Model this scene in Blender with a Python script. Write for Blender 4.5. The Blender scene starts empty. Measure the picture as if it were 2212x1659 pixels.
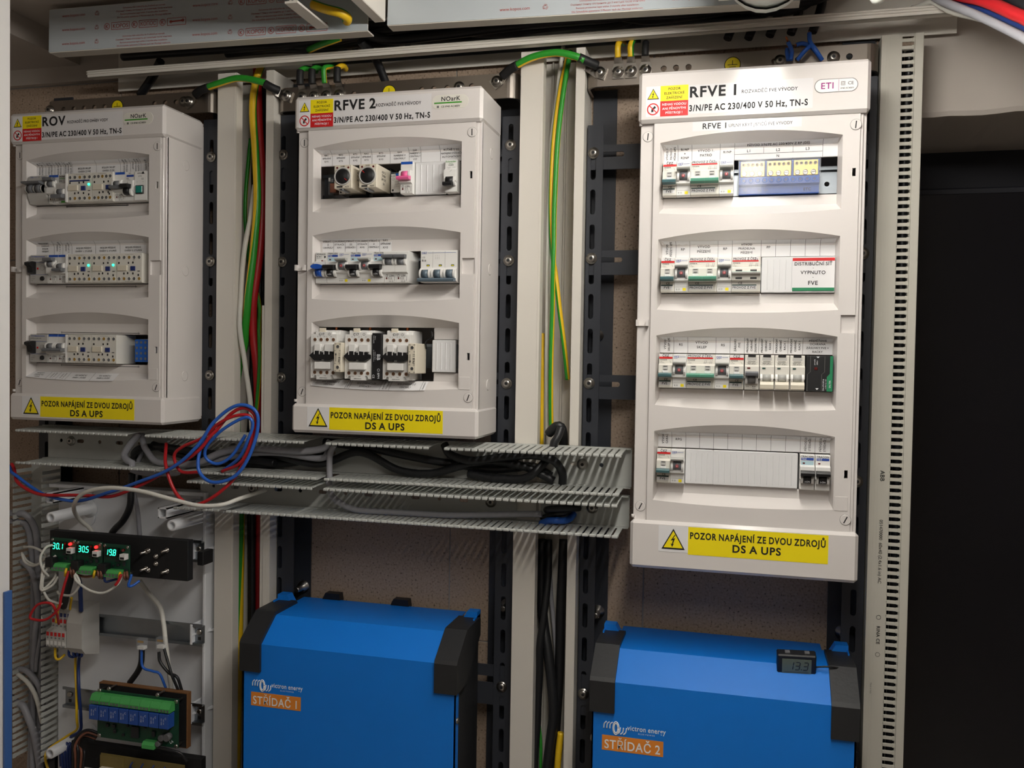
import bpy, math
from mathutils import Vector, Matrix
# all lengths below are millimetres; the scene itself is in metres
S, ZO = 0.001, 1500.0
sc = bpy.context.scene
COL = sc.collection
V = Vector
# ---------------------------------------------------------------- camera
YAW, PITCH, ROLL = -0.2513, -0.0271, 0.0165
cy, sy, cp, sp, cr, sr = math.cos(YAW), math.sin(YAW), math.cos(PITCH), math.sin(PITCH), math.cos(ROLL), math.sin(ROLL)
fw = V((sy * cp, cy * cp, sp)); rt = V((cy, -sy, 0)); up = rt.cross(fw)
r2 = rt * cr + up * sr; u2 = -rt * sr + up * cr
cam = bpy.data.cameras.new('camera'); cam.sensor_width = 36; cam.lens = 36 * 1901.6 / 2212; cam.clip_start = 0.02
camo = bpy.data.objects.new('camera', cam); COL.objects.link(camo); sc.camera = camo
M = Matrix((r2, u2, -fw)).transposed().to_4x4(); M.translation = V((-132.9, -1164.2, -239.4 + ZO)) * S
camo.matrix_world = M
# ---------------------------------------------------------------- world, exposure
w = bpy.data.worlds.new('world'); sc.world = w; w.use_nodes = True
w.node_tree.nodes['Background'].inputs[0].default_value = (1.0, 0.96, 0.93, 1)
w.node_tree.nodes['Background'].inputs[1].default_value = 0.0      # closed room: every light comes from the lamp and its bounce
sc.view_settings.view_transform = 'Standard'; sc.view_settings.look = 'None'
sc.view_settings.gamma = 1; sc.view_settings.exposure = 0.0; sc.view_settings.use_curve_mapping = False
LAMP = 45.0            # strength of the batten's diffuser (built below in its own builder)

# ---------------------------------------------------------------- materials
def lin(c):
    c = c / 255
    return c / 12.92 if c <= .04045 else ((c + .055) / 1.055) ** 2.4
MT = {}
def mat(name, rgb, rough=.5, metal=0, var=.04, scale=60, bump=0, emit=0, alpha=1, spec=.5, trans=0, coat=0):
    m = bpy.data.materials.new(name); m.use_nodes = True; MT[name] = m
    n = m.node_tree.nodes; l = m.node_tree.links; b = n['Principled BSDF']
    c = [lin(x) for x in rgb]
    b.inputs['Roughness'].default_value = rough; b.inputs['Metallic'].default_value = metal
    b.inputs['Specular IOR Level'].default_value = spec
    b.inputs['Base Color'].default_value = (*c, 1)
    if coat: b.inputs['Coat Weight'].default_value = coat
    if emit:
        b.inputs['Emission Color'].default_value = (*c, 1); b.inputs['Emission Strength'].default_value = emit
    if trans: b.inputs['Transmission Weight'].default_value = trans
    if alpha < 1: b.inputs['Alpha'].default_value = alpha
    if var or bump:
        tc = n.new('ShaderNodeTexCoord'); nz = n.new('ShaderNodeTexNoise'); nz.inputs['Scale'].default_value = scale; nz.inputs['Detail'].default_value = 3
        l.new(tc.outputs['Object'], nz.inputs['Vector'])
        if var:
            mx = n.new('ShaderNodeMix'); mx.data_type = 'RGBA'
            mx.inputs[6].default_value = (*[x * (1 - var) for x in c], 1); mx.inputs[7].default_value = (*[min(1, x * (1 + var)) for x in c], 1)
            l.new(nz.outputs['Fac'], mx.inputs[0]); l.new(mx.outputs[2], b.inputs['Base Color'])
        if bump:
            bp = n.new('ShaderNodeBump'); bp.inputs['Strength'].default_value = bump; bp.inputs['Distance'].default_value = .001
            l.new(nz.outputs['Fac'], bp.inputs['Height']); l.new(bp.outputs[0], b.inputs['Normal'])
    return m
mat('abs', (222, 217, 214), .17, var=.015, scale=8)            # glossy white enclosure plastic
mat('pvc', (222, 217, 208), .4, var=.03, scale=12)             # cable trunking
mat('duct', (186, 188, 184), .45, var=.04, scale=20)           # grey slotted duct
mat('duct_beige', (196, 193, 182), .45, var=.04, scale=20)
mat('base_panel', (232, 234, 238), .45, var=.03, scale=10)
mat('device', (224, 221, 212), .42, var=.02)
mat('device_white', (234, 233, 230), .4, var=.02)
mat('device_grey', (190, 188, 184), .45, var=.03)
mat('cream', (222, 214, 196), .45, var=.03)
mat('blank', (228, 228, 229), .38, var=.01)
mat('paper', (232, 231, 232), .6, var=.01)
mat('gloss_label', (226, 224, 225), .2, var=.01)
mat('yellow', (250, 228, 12), .5, var=.02)
mat('red', (205, 28, 30), .5, var=.02)
mat('orange', (232, 140, 50), .5, var=.02)
mat('ink', (18, 18, 20), .7, var=0)
mat('ink_grey', (110, 108, 106), .7, var=0)
mat('ink_blue', (38, 72, 160), .6, var=0)
mat('ink_red', (176, 74, 66), .6, var=0)
mat('ink_white', (240, 242, 246), .5, var=0)
mat('ink_green', (70, 150, 50), .6, var=0)
mat('ink_purple', (150, 20, 120), .6, var=0)
mat('green_bar', (26, 128, 84), .5, var=.02)
mat('dark_green_bar', (28, 62, 56), .5, var=.02)
mat('knob_green', (86, 148, 126), .35, var=.03)
mat('knob_teal', (70, 104, 108), .35, var=.03)
mat('knob_grey', (112, 114, 118), .4, var=.03)
mat('knob_light', (176, 176, 172), .4, var=.03)
mat('knob_blue', (30, 84, 180), .35, var=.03)
mat('knob_pink', (238, 106, 162), .4, var=.03)
mat('knob_slate', (92, 108, 120), .4, var=.03)
mat('light_blue', (176, 206, 216), .4, var=.02)
mat('black', (24, 24, 26), .45, var=.05)
mat('black_matte', (17, 17, 19), .7, var=.05)
mat('strut', (46, 49, 56), .42, var=.12, scale=30, bump=.15)
mat('steel', (176, 172, 166), .32, 1, var=.06, scale=25)
mat('steel_bar', (158, 150, 142), .38, 1, var=.1, scale=14, bump=.05)
mat('zinc', (150, 156, 162), .36, 1, var=.12, scale=30)
mat('brass', (222, 186, 110), .35, 1, var=.05)
mat('copper', (190, 110, 70), .4, 1, var=.05)
mat('blue_case', (2, 120, 220), .5, var=.03, scale=40, bump=.05)
mat('blue_plastic', (40, 80, 160), .35, var=.05)
mat('blue_bright', (32, 108, 210), .35, var=.04)
mat('navy', (22, 44, 110), .35, var=.05)
mat('corner', (36, 37, 39), .5, var=.06, scale=200, bump=.2)
mat('cable_black', (26, 27, 30), .45, var=.1)
mat('cable_grey', (150, 150, 156), .45, var=.05)
mat('cable_dark_grey', (98, 98, 100), .5, var=.06)
mat('cable_white', (214, 212, 204), .45, var=.04)
mat('cable_red', (178, 28, 34), .4, var=.05)
mat('cable_blue', (40, 96, 190), .4, var=.05)
mat('cable_dark_blue', (30, 52, 110), .45, var=.05)
mat('cable_yellow', (232, 190, 30), .4, var=.05)
mat('cable_green', (44, 150, 44), .4, var=.05)
mat('cable_brown', (120, 74, 56), .45, var=.05)
mat('sleeve', (22, 22, 24), .6, var=.05)
mat('pcb', (22, 70, 50), .4, var=.15, scale=200)
mat('pcb_tan', (126, 110, 60), .5, var=.1, scale=100)
mat('terminal_green', (78, 168, 90), .4, var=.05)
mat('chip', (40, 42, 46), .4, var=.05)
mat('display', (8, 22, 16), .25, var=0)
mat('led_green', (50, 255, 190), .4, var=0, emit=2.2)
mat('led_red', (255, 30, 30), .4, var=0, emit=4)
mat('led_dim', (90, 22, 20), .3, var=0)
mat('lens_green', (20, 130, 120), .2, var=.05)
mat('lcd', (104, 116, 104), .2, var=0)
mat('wood', (120, 82, 48), .6, var=.15, scale=40)
mat('plaster', (186, 178, 170), .85, var=.07, scale=9, bump=.5)
mat('grout', (150, 148, 146), .9, var=.05)
mat('dark_wall', (26, 27, 36), .6, var=.15, scale=3)
mat('dark_glass', (16, 16, 22), .25, var=.1, scale=3)
mat('lamp_white', (226, 230, 222), .4, var=.01)
mat('door_white', (214, 212, 210), .4, var=.02)
mat('foil_blue', (58, 92, 146), .4, var=.02)
mat('clear', (226, 230, 236), .06, var=0, alpha=.1)
mat('rust', (120, 84, 56), .7, var=.2, scale=80)
d = mat('diffuser', (255, 250, 242), .5, var=0, emit=LAMP)

def mat_tile():
    m = bpy.data.materials.new('tile'); m.use_nodes = True; MT['tile'] = m
    n = m.node_tree.nodes; l = m.node_tree.links; b = n['Principled BSDF']; b.inputs['Roughness'].default_value = .55
    tc = n.new('ShaderNodeTexCoord'); a = n.new('ShaderNodeTexNoise'); a.inputs['Scale'].default_value = 320; a.inputs['Detail'].default_value = 4
    c = n.new('ShaderNodeValToRGB'); c.color_ramp.elements[0].position = .30; c.color_ramp.elements[1].position = .40
    c.color_ramp.elements[0].color = (lin(58), lin(46), lin(40), 1); c.color_ramp.elements[1].color = (lin(158), lin(138), lin(120), 1)
    e = c.color_ramp.elements.new(.62); e.color = (lin(172), lin(152), lin(134), 1)
    l.new(tc.outputs['Object'], a.inputs['Vector']); l.new(a.outputs['Fac'], c.inputs[0]); l.new(c.outputs[0], b.inputs['Base Color'])
    bp = n.new('ShaderNodeBump'); bp.inputs['Strength'].default_value = .1; bp.inputs['Distance'].default_value = .0005
    l.new(a.outputs['Fac'], bp.inputs['Height']); l.new(bp.outputs[0], b.inputs['Normal'])
mat_tile()

# ---------------------------------------------------------------- lettering outlines (Blender's built-in font)
CH = [chr(i) for i in range(33, 127)] + list('ÁČĎÉĚÍŇÓŘŠŤÚŮÝŽáčďéěíňóřšťúůýžКОПСхранулекостиьдмецвжäй°®♻')
GL = {}
def load_glyphs():
    tmp = []
    for bold in (0, 1, 2):
        for ch in CH:
            o = []
            for body in (ch, 'H' + ch + 'H'):
                c = bpy.data.curves.new('glyph', 'FONT'); c.body = body; c.resolution_u = 4
                if bold: c.offset = (.014, .03)[bold - 1]
                ob = bpy.data.objects.new('glyph', c); COL.objects.link(ob); o.append(ob)
            tmp.append((bold, ch, o))
    c = bpy.data.curves.new('glyph', 'FONT'); c.body = 'HH'; ref = bpy.data.objects.new('glyph', c); COL.objects.link(ref)
    dg = bpy.context.evaluated_depsgraph_get(); dg.update()
    def wid(ob):
        me = ob.evaluated_get(dg).to_mesh(); xs = [v.co.x for v in me.vertices]; return max(xs) - min(xs)
    hh = wid(ref)
    for bold, ch, (a, b) in tmp:
        me = a.evaluated_get(dg).to_mesh()
        GL[(bold, ch)] = ([(v.co.x, v.co.y) for v in me.vertices], [tuple(p.vertices) for p in me.polygons], wid(b) - hh)
        a.evaluated_get(dg).to_mesh_clear()
    for bold, ch, (a, b) in tmp:
        for ob in (a, b):
            c = ob.data; bpy.data.objects.remove(ob); bpy.data.curves.remove(c)
    c = ref.data; bpy.data.objects.remove(ref); bpy.data.curves.remove(c)
load_glyphs()
for ch in 'MŘ': GL[(1, ch)] = GL[(2, ch)] = GL[(0, ch)]

# ---------------------------------------------------------------- mesh builder
def crom(pts, k):
    P = [V(p) for p in pts]
    if len(P) < 3:
        return [P[0].lerp(P[-1], i / k) for i in range(k + 1)]
    out = []
    for i in range(len(P) - 1):
        p0 = P[i - 1] if i else P[0] * 2 - P[1]
        p3 = P[i + 2] if i + 2 < len(P) else P[-1] * 2 - P[-2]
        p1, p2 = P[i], P[i + 1]
        for j in range(k):
            t = j / k
            out.append(.5 * ((2 * p1) + (p2 - p0) * t + (2 * p0 - 5 * p1 + 4 * p2 - p3) * t * t + (3 * p1 - p0 - 3 * p2 + p3) * t ** 3))
    return out + [P[-1]]
class MB:
    def __init__(s): s.v = []; s.f = []; s.m = []; s.mats = []; s.sm = []
    def mi(s, m):
        if m not in s.mats: s.mats.append(m)
        return s.mats.index(m)
    def add(s, vs, fs, m, smooth=False):
        k = len(s.v); s.v += [tuple(p) for p in vs]; i = s.mi(m)
        for f in fs: s.f.append(tuple(k + a for a in f)); s.m.append(i); s.sm.append(smooth)
        return s
    def box(s, x0, x1, y0, y1, z0, z1, m, c=0):
        if c <= 0:
            vs = [(x, y, z) for x in (x0, x1) for y in (y0, y1) for z in (z0, z1)]
            return s.add(vs, [(0, 1, 3, 2), (4, 6, 7, 5), (0, 4, 5, 1), (2, 3, 7, 6), (0, 2, 6, 4), (1, 5, 7, 3)], m)
        X, Y, Z = (x0, x1), (y0, y1), (z0, z1); vs = []; ix = {}
        for i in (0, 1):
            for j in (0, 1):
                for k in (0, 1):
                    a, b, d = X[i] + (c, -c)[i], Y[j] + (c, -c)[j], Z[k] + (c, -c)[k]
                    for t, p in enumerate(((X[i], b, d), (a, Y[j], d), (a, b, Z[k]))): ix[i, j, k, t] = len(vs); vs.append(p)
        fs = []
        for i in (0, 1):
            fs += [[ix[i, 0, 0, 0], ix[i, 1, 0, 0], ix[i, 1, 1, 0], ix[i, 0, 1, 0]], [ix[0, i, 0, 1], ix[1, i, 0, 1], ix[1, i, 1, 1], ix[0, i, 1, 1]], [ix[0, 0, i, 2], ix[1, 0, i, 2], ix[1, 1, i, 2], ix[0, 1, i, 2]]]
            for j in (0, 1):
                fs += [[ix[0, i, j, 1], ix[1, i, j, 1], ix[1, i, j, 2], ix[0, i, j, 2]], [ix[i, 0, j, 0], ix[i, 1, j, 0], ix[i, 1, j, 2], ix[i, 0, j, 2]], [ix[i, j, 0, 0], ix[i, j, 1, 0], ix[i, j, 1, 1], ix[i, j, 0, 1]]]
                for k in (0, 1): fs.append([ix[i, j, k, 0], ix[i, j, k, 1], ix[i, j, k, 2]])
        ce = V(((x0 + x1) / 2, (y0 + y1) / 2, (z0 + z1) / 2)); out = []
        for f in fs:
            a, b, d = V(vs[f[0]]), V(vs[f[1]]), V(vs[f[2]]); n = (b - a).cross(d - a)
            fc = sum((V(vs[q]) for q in f), V()) / len(f)
            out.append(f if n.dot(fc - ce) > 0 else f[::-1])
        return s.add(vs, out, m)
    def prism(s, poly, ax, a, b, m, smooth=False):
        """poly: 2-D outline; ax 'x': (y,z), 'y': (x,z), 'z': (x,y); extruded a..b"""
        ar = sum(p[0] * q[1] - q[0] * p[1] for p, q in zip(poly, poly[1:] + poly[:1]))
        if ax == 'y': ar = -ar
        if ar < 0: poly = poly[::-1]
        def P(p, t): return (t, p[0], p[1]) if ax == 'x' else (p[0], t, p[1]) if ax == 'y' else (p[0], p[1], t)
        n = len(poly); lo, hi = min(a, b), max(a, b)
        vs = [P(p, lo) for p in poly] + [P(p, hi) for p in poly]
        s.add(vs, [tuple(range(n))[::-1], tuple(range(n, 2 * n))], m)
        k = len(s.v) - 2 * n; i = s.mi(m)
        for q in range(n):
            s.f.append((k + q, k + (q + 1) % n, k + n + (q + 1) % n, k + n + q)); s.m.append(i); s.sm.append(smooth)
        return s
    def cyl(s, p, d, r, m, n=16, r2=None, cap=True):
        p, d = V(p), V(d); t = d.normalized(); a = t.orthogonal().normalized(); b = t.cross(a); r2 = r if r2 is None else r2
        vs = [p + (a * math.cos(2 * math.pi * i / n) + b * math.sin(2 * math.pi * i / n)) * r for i in range(n)]
        vs += [p + d + (a * math.cos(2 * math.pi * i / n) + b * math.sin(2 * math.pi * i / n)) * r2 for i in range(n)]
        s.add(vs, [(i, (i + 1) % n, n + (i + 1) % n, n + i) for i in range(n)], m, True)
        if cap:
            k = len(s.v) - 2 * n; q = s.mi(m)
            s.f.append(tuple(k + i for i in range(n))[::-1]); s.m.append(q); s.sm.append(False)
            s.f.append(tuple(k + n + i for i in range(n))); s.m.append(q); s.sm.append(False)
        return s
    def lathe(s, p, d, prof, m, n=18):
        """prof: (distance along d, radius)"""
        p, t = V(p), V(d).normalized(); a = t.orthogonal().normalized(); b = t.cross(a); vs = []; fs = []
        for h, r in prof: vs += [p + t * h + (a * math.cos(2 * math.pi * i / n) + b * math.sin(2 * math.pi * i / n)) * r for i in range(n)]
        for j in range(len(prof) - 1): fs += [(j * n + i, j * n + (i + 1) % n, (j + 1) * n + (i + 1) % n, (j + 1) * n + i) for i in range(n)]
        s.add(vs, fs, m, True)
        k = len(s.v) - len(vs); q = s.mi(m)
        if prof[0][1] > .01: s.f.append(tuple(k + i for i in range(n))[::-1]); s.m.append(q); s.sm.append(False)
        if prof[-1][1] > .01: s.f.append(tuple(k + (len(prof) - 1) * n + i for i in range(n))); s.m.append(q); s.sm.append(False)
        return s
    def tube(s, pts, r, m, n=8, k=6, twist=0, m2=None, ph=0, flat=1):
        P = crom(pts, k) if len(pts) > 2 and k > 1 else [V(p) for p in pts]
        T = [(P[min(i + 1, len(P) - 1)] - P[max(i - 1, 0)]).normalized() for i in range(len(P))]
        a = T[0].cross(V((0, 1, 0)))
        if a.length < .1: a = T[0].cross(V((1, 0, 0)))
        a.normalize(); vs = []
        for i, (p, t) in enumerate(zip(P, T)):
            a = (a - t * a.dot(t)).normalized(); b = t.cross(a); L = ph + twist * i / len(P)
            for j in range(n):
                q = 2 * math.pi * j / n + L; vs.append(p + a * math.cos(q) * r + b * math.sin(q) * r * flat)
        k0 = len(s.v); s.v += [tuple(v) for v in vs]; i1 = s.mi(m); i2 = s.mi(m2) if m2 else i1
        for i in range(len(P) - 1):
            for j in range(n):
                s.f.append((k0 + i * n + j, k0 + i * n + (j + 1) % n, k0 + (i + 1) * n + (j + 1) % n, k0 + (i + 1) * n + j)); s.m.append(i2 if j < n * .34 else i1); s.sm.append(True)
        e = k0 + (len(P) - 1) * n
        s.f.append(tuple(k0 + j for j in range(n))[::-1]); s.m.append(i1); s.sm.append(False)
        s.f.append(tuple(e + j for j in range(n))); s.m.append(i1); s.sm.append(False)
        return s
    def quad(s, x0, x1, z0, z1, y, m, t=.25):
        """a thin printed patch standing proud of a front face: its front at y-t"""
        return s.box(x0, x1, y - t, y + .05, z0, z1, m)
    def disc(s, x, z, r, y, m, n=16, t=.25):
        return s.cyl((x, y + .05, z), (0, -t - .05, 0), r, m, n)
    def ring(s, x, z, r, wd, y, m, n=20, t=.3):
        o = [(x + r * math.cos(2 * math.pi * i / n), z + r * math.sin(2 * math.pi * i / n)) for i in range(n)]
        q = [(x + (r - wd) * math.cos(2 * math.pi * i / n), z + (r - wd) * math.sin(2 * math.pi * i / n)) for i in range(n)]
        vs = [(a, y - t, b) for a, b in o + q]
        return s.add(vs, [(i, n + i, n + (i + 1) % n, (i + 1) % n)[::-1] for i in range(n)], m)
    def line(s, p, q, wd, y, m, t=.3):
        p, q = V((p[0], 0, p[1])), V((q[0], 0, q[1])); d = (q - p).normalized(); n = V((d.z, 0, -d.x)) * wd / 2
        vs = [(a.x, y - t, a.z) for a in (p + n, p - n, q - n, q + n)]
        return s.add(vs, [(0, 1, 2, 3)] if ((vs[1][0] - vs[0][0]) * (vs[2][2] - vs[0][2]) - (vs[2][0] - vs[0][0]) * (vs[1][2] - vs[0][2])) > 0 else [(3, 2, 1, 0)], m)
    def text(s, t, x, z, h, y, m='ink', al='c', b=0, mw=None, rot=0, xf=None, off=.35, sx=1, it=0):
        """t set with capital height h, centred on (x, z) on the face at y; mw = widest allowed; rot in degrees"""
        k = h / .69; A = []; px = 0
        for ch in t:
            if ch == ' ': px += .28; continue
            g = GL.get((b, ch)) or GL[(b, '?')]
            A.append((g, px)); px += g[2] + (.02 if b else 0)
        w_ = px * k * sx; q = sx * (min(1, mw / w_) if mw and w_ else 1); w_ = px * k * q
        x0 = {'c': -w_ / 2, 'l': 0, 'r': -w_}[al]; ca, sa = math.cos(math.radians(rot)), math.sin(math.radians(rot))
        for (vs, fs, _), o in A:
            out = []
            for (a, c) in vs:
                c2 = c * k - h / 2; a2 = x0 + (a + o) * k * q + it * c2
                X, Z = x + a2 * ca - c2 * sa, z + a2 * sa + c2 * ca
                out.append(xf(X, Z) if xf else (X, y - off, Z))
            s.add(out, fs, m)
        return s
    def mesh(s, name):
        me = bpy.data.meshes.new(name)
        me.from_pydata([(a * S, b * S, c * S) for a, b, c in s.v], [], s.f)
        for m in s.mats: me.materials.append(MT[m])
        me.polygons.foreach_set('material_index', s.m); me.polygons.foreach_set('use_smooth', s.sm); me.update()
        return me
    def obj(s, name, parent=None, loc=(0, 0, 0)):
        return link(name, s.mesh(name), parent, loc)
def link(name, me, parent=None, loc=(0, 0, 0), rot=None):
    o = bpy.data.objects.new(name, me); COL.objects.link(o)
    o.location = V(loc) * S
    if rot: o.rotation_euler = rot
    if parent: o.parent = parent
    else: o.location.z += ZO * S
    return o
def tag(o, label=None, cat=None, group=None, kind=None):
    if label: o['label'] = label
    if cat: o['category'] = cat
    if group: o['group'] = group
    if kind: o['kind'] = kind
    return o
def thing(name, loc, label, cat, group=None):
    return tag(link(name, None, None, loc), label, cat, group)
def single(mb, name, loc, label, cat, group=None):
    """a thing that is one mesh; mb holds coordinates relative to loc"""
    return tag(mb.obj(name, None, loc), label, cat, group)
def relto(pts, o):
    return [tuple(V(p) - V(o)) for p in pts]
def plate_holes(mb, u0, u1, v0, v1, holes, t0, t1, m, P, rnd=True):
    """flat plate u0..u1 x v0..v1 with slot holes (cu, cv, half width, half height), stacked along v; P maps (u, v, t) to xyz"""
    holes = sorted(holes, key=lambda h: h[1])
    def quad(pts): mb.add([P(*p) for p in pts], [tuple(range(len(pts)))], m)
    def pan(a, b, c, d):
        if b - a < 1e-6 or d - c < 1e-6: return
        quad([(a, c, t0), (b, c, t0), (b, d, t0), (a, d, t0)]); quad([(a, c, t1), (a, d, t1), (b, d, t1), (b, c, t1)])
    lastv = v0
    for cu, cv, hw, hh in holes:
        pan(u0, u1, lastv, cv - hh)
        pts = []
        r = min(hw, hh); N = 4
        if rnd:
            for (sx_, sz_, st) in ((1, 1, 0), (-1, 1, 90), (-1, -1, 180), (1, -1, 270)):
                for i in range(N + 1):
                    a = math.radians(st + 90 * i / N); pts.append((cu + sx_ * (hw - r) + r * math.cos(a), cv + sz_ * (hh - r) + r * math.sin(a)))
        else: pts = [(cu + hw, cv + hh), (cu - hw, cv + hh), (cu - hw, cv - hh), (cu + hw, cv - hh)]
        rgt = [p for p in pts if p[0] >= cu - 1e-9]; lft = [p for p in pts if p[0] <= cu + 1e-9]
        rgt.sort(key=lambda p: p[1]); lft.sort(key=lambda p: -p[1])
        for t in (t0, t1):
            rp = [(cu, cv - hh)] + rgt + [(cu, cv + hh), (u1, cv + hh), (u1, cv - hh)]
            lp = [(cu, cv + hh)] + lft + [(cu, cv - hh), (u0, cv - hh), (u0, cv + hh)]
            for pl in (rp, lp):
                q = [pl[0]]
                for p in pl[1:]:
                    if abs(p[0] - q[-1][0]) + abs(p[1] - q[-1][1]) > 1e-6: q.append(p)
                q = q if t == t1 else q[::-1]
                quad([(a, b, t) for a, b in q])
        n = len(pts)
        for i in range(n):
            a, b = pts[i], pts[(i + 1) % n]; quad([(a[0], a[1], t0), (b[0], b[1], t0), (b[0], b[1], t1), (a[0], a[1], t1)])
        lastv = cv + hh
    pan(u0, u1, lastv, v1)
    for a, b in (((u0, v0), (u1, v0)), ((u1, v0), (u1, v1)), ((u1, v1), (u0, v1)), ((u0, v1), (u0, v0))):
        quad([(a[0], a[1], t0), (a[0], a[1], t1), (b[0], b[1], t1), (b[0], b[1], t0)])
BOLT = None
def bolt_mesh():
    """button-head screw with washer and socket, axis -y, seat at y=0"""
    global BOLT
    if BOLT is None:
        b = MB(); b.lathe((0, 0, 0), (0, -1, 0), [(0, 8.2), (1.4, 8.2), (1.5, 6), (2.6, 5.9), (3.8, 5.2), (4.6, 4), (4.9, 2.6)], 'steel')
        b.lathe((0, -4.95, 0), (0, -1, 0), [(-.05, 2.6), (0, 2.5)], 'black', 6); BOLT = b.mesh('bolt')
    return BOLT
def bolt(parent, x, y, z): return link('bolt', bolt_mesh(), parent, (x, y, z))

# ================================================================ the setting
B = MB(); B.box(-1700, 95, 141.5, 160, -1500, 292, 'grout')
wall = tag(B.obj('wall_back'), 'tiled back wall of beige speckled tiles', None, None, 'structure')
tm = {}
for i, x0 in enumerate([-1469, -1167, -865, -563, -261, 41]):
    for z0, z1 in ((-1277, -678), (-676, -77), (-75, 226)):
        x1 = min(x0 + 300, 94); 
        if x1 - x0 < 5: continue
        key = (x1 - x0, z1 - z0)
        if key not in tm: tm[key] = MB().box(0, x1 - x0, 0, 1.7, 0, z1 - z0, 'tile', .4).mesh('tile')
        link('tile', tm[key], wall, (x0, 140, z0))
# tiles above the beam line stop at a rough plaster band
B = MB(); B.box(-1700, 95, 128, 141, 228, 292, 'plaster'); tag(B.obj('trim_1'), 'plaster band above the tiles', None, None, 'structure')
B = MB(); B.box(-1720, 1320, -2620, 600, 292, 320, 'plaster'); tag(B.obj('ceiling'), 'low plaster ceiling', None, None, 'structure')
B = MB(); B.prism([(-1700, 292), (-1240, 292), (-1240, 255), (-1700, 255)], 'y', -1600, 128, 'plaster')
tag(B.obj('trim_2'), 'plaster beam along the ceiling edge', None, None, 'structure')
# right: plaster lintel over a dark niche
import random
random.seed(4)
B = MB(); n = 60; X = [95 + i * 1205 / n for i in range(n + 1)]
zz = [101 + random.uniform(-2.2, 1.6) for _ in X]
vs = [(x, 140, 292) for x in X] + [(x, 140, z + 6) for x, z in zip(X, zz)] + [(x, 143, z) for x, z in zip(X, zz)] + [(x, 372, 102) for x in X]
m_ = n + 1
B.add(vs, [(r * m_ + i, (r + 1) * m_ + i, (r + 1) * m_ + i + 1, r * m_ + i + 1) for r in range(3) for i in range(n)], 'plaster')
tag(B.obj('trim_3'), 'light plaster lintel with a chipped lower edge', None, None, 'structure')
B = MB(); B.box(60, 1300, 372, 390, -1500, 200, 'dark_wall'); tag(B.obj('wall_niche'), 'dark wall deep in the niche', None, None, 'structure')
B = MB(); B.box(90, 94, 141, 372, -1500, 102, 'dark_wall'); tag(B.obj('wall_right'), 'dark side of the niche', None, None, 'structure')
B = MB(); B.box(-1720, 1320, -2620, 600, -1520, -1500, 'plaster'); tag(B.obj('floor'), 'floor', None, None, 'structure')
B = MB(); B.box(-1720, -1700, -2600, 160, -1500, 292, 'plaster'); tag(B.obj('wall_left'), 'plaster side wall', None, None, 'structure')
B = MB(); B.box(1300, 1320, -2600, 390, -1500, 292, 'plaster'); tag(B.obj('wall_side'), 'plaster side wall beyond the niche', None, None, 'structure')
B = MB(); B.box(-1720, 1320, -2620, -2600, -1500, 292, 'plaster'); tag(B.obj('wall_front'), 'plaster wall opposite the enclosures', None, None, 'structure')

# dark cabinet standing in the niche
t = thing('dark_cabinet', (420, 330, -1500), 'tall dark glossy cabinet standing in the niche under the plaster lintel', 'cabinet')
MB().box(-310, 520, -10, 40, 0, 1536, 'dark_wall', 2).obj('body', t)
MB().box(-300, 130, -16, -10, 20, 1526, 'dark_glass', 1).obj('door', t)
MB().box(134, 510, -16, -10, 20, 1526, 'dark_glass', 1).obj('door', t)

# ceiling batten lamp above the tall enclosure
def sect(rw, top, bot, n=14): return [(-rw, top)] + [(-rw * math.cos(math.pi * i / n), top - 18 - (top - 18 - bot) * math.sin(math.pi * i / n)) for i in range(n + 1)] + [(rw, top)]
def batten(loc, label):
    t = thing('batten_lamp', loc, label, 'lamp', 'ceiling batten lamps')
    B = MB(); B.box(-50, 50, -640, 560, -62, 0, 'lamp_white', 4); B.box(-30, 30, 300, 320, 0, 18, 'lamp_white'); B.box(-30, 30, -520, -500, 0, 18, 'lamp_white'); B.prism(sect(52, -24, -102), 'y', 532, 562, 'lamp_white', True); B.obj('housing', t)
    B = MB(); B.prism(sect(25, -46, -100), 'y', -600, 534, 'diffuser', True); B.obj('diffuser', t)
    for s_ in (1,):
        B = MB(); prev = None; pr = sect(55, -20, -105); K = 5; vs = []
        for k in range(K + 1):
            a = math.pi / 2 * k / K; sc_ = math.cos(a) * .3 + .7; yy = s_ * (560 + 40 * math.sin(a))
            vs += [(p[0] * (sc_ if k else 1), yy, -20 + (p[1] + 20) * (sc_ if k else 1)) for p in pr]
        n = len(pr); fs = [(k * n + i, k * n + (i + 1) % n, (k + 1) * n + (i + 1) % n, (k + 1) * n + i) for k in range(K) for i in range(n)]
        B.add(vs, fs + [tuple(range(K * n, K * n + n))], 'lamp_white', True); B.box(-54, 54, s_ * 545, s_ * 562, -90, -6, 'lamp_white')
        B.obj('end_cap', t)
batten((-111, -660, 274), 'white ceiling batten lamp with a domed end above the RFVE 1 enclosure')

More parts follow.
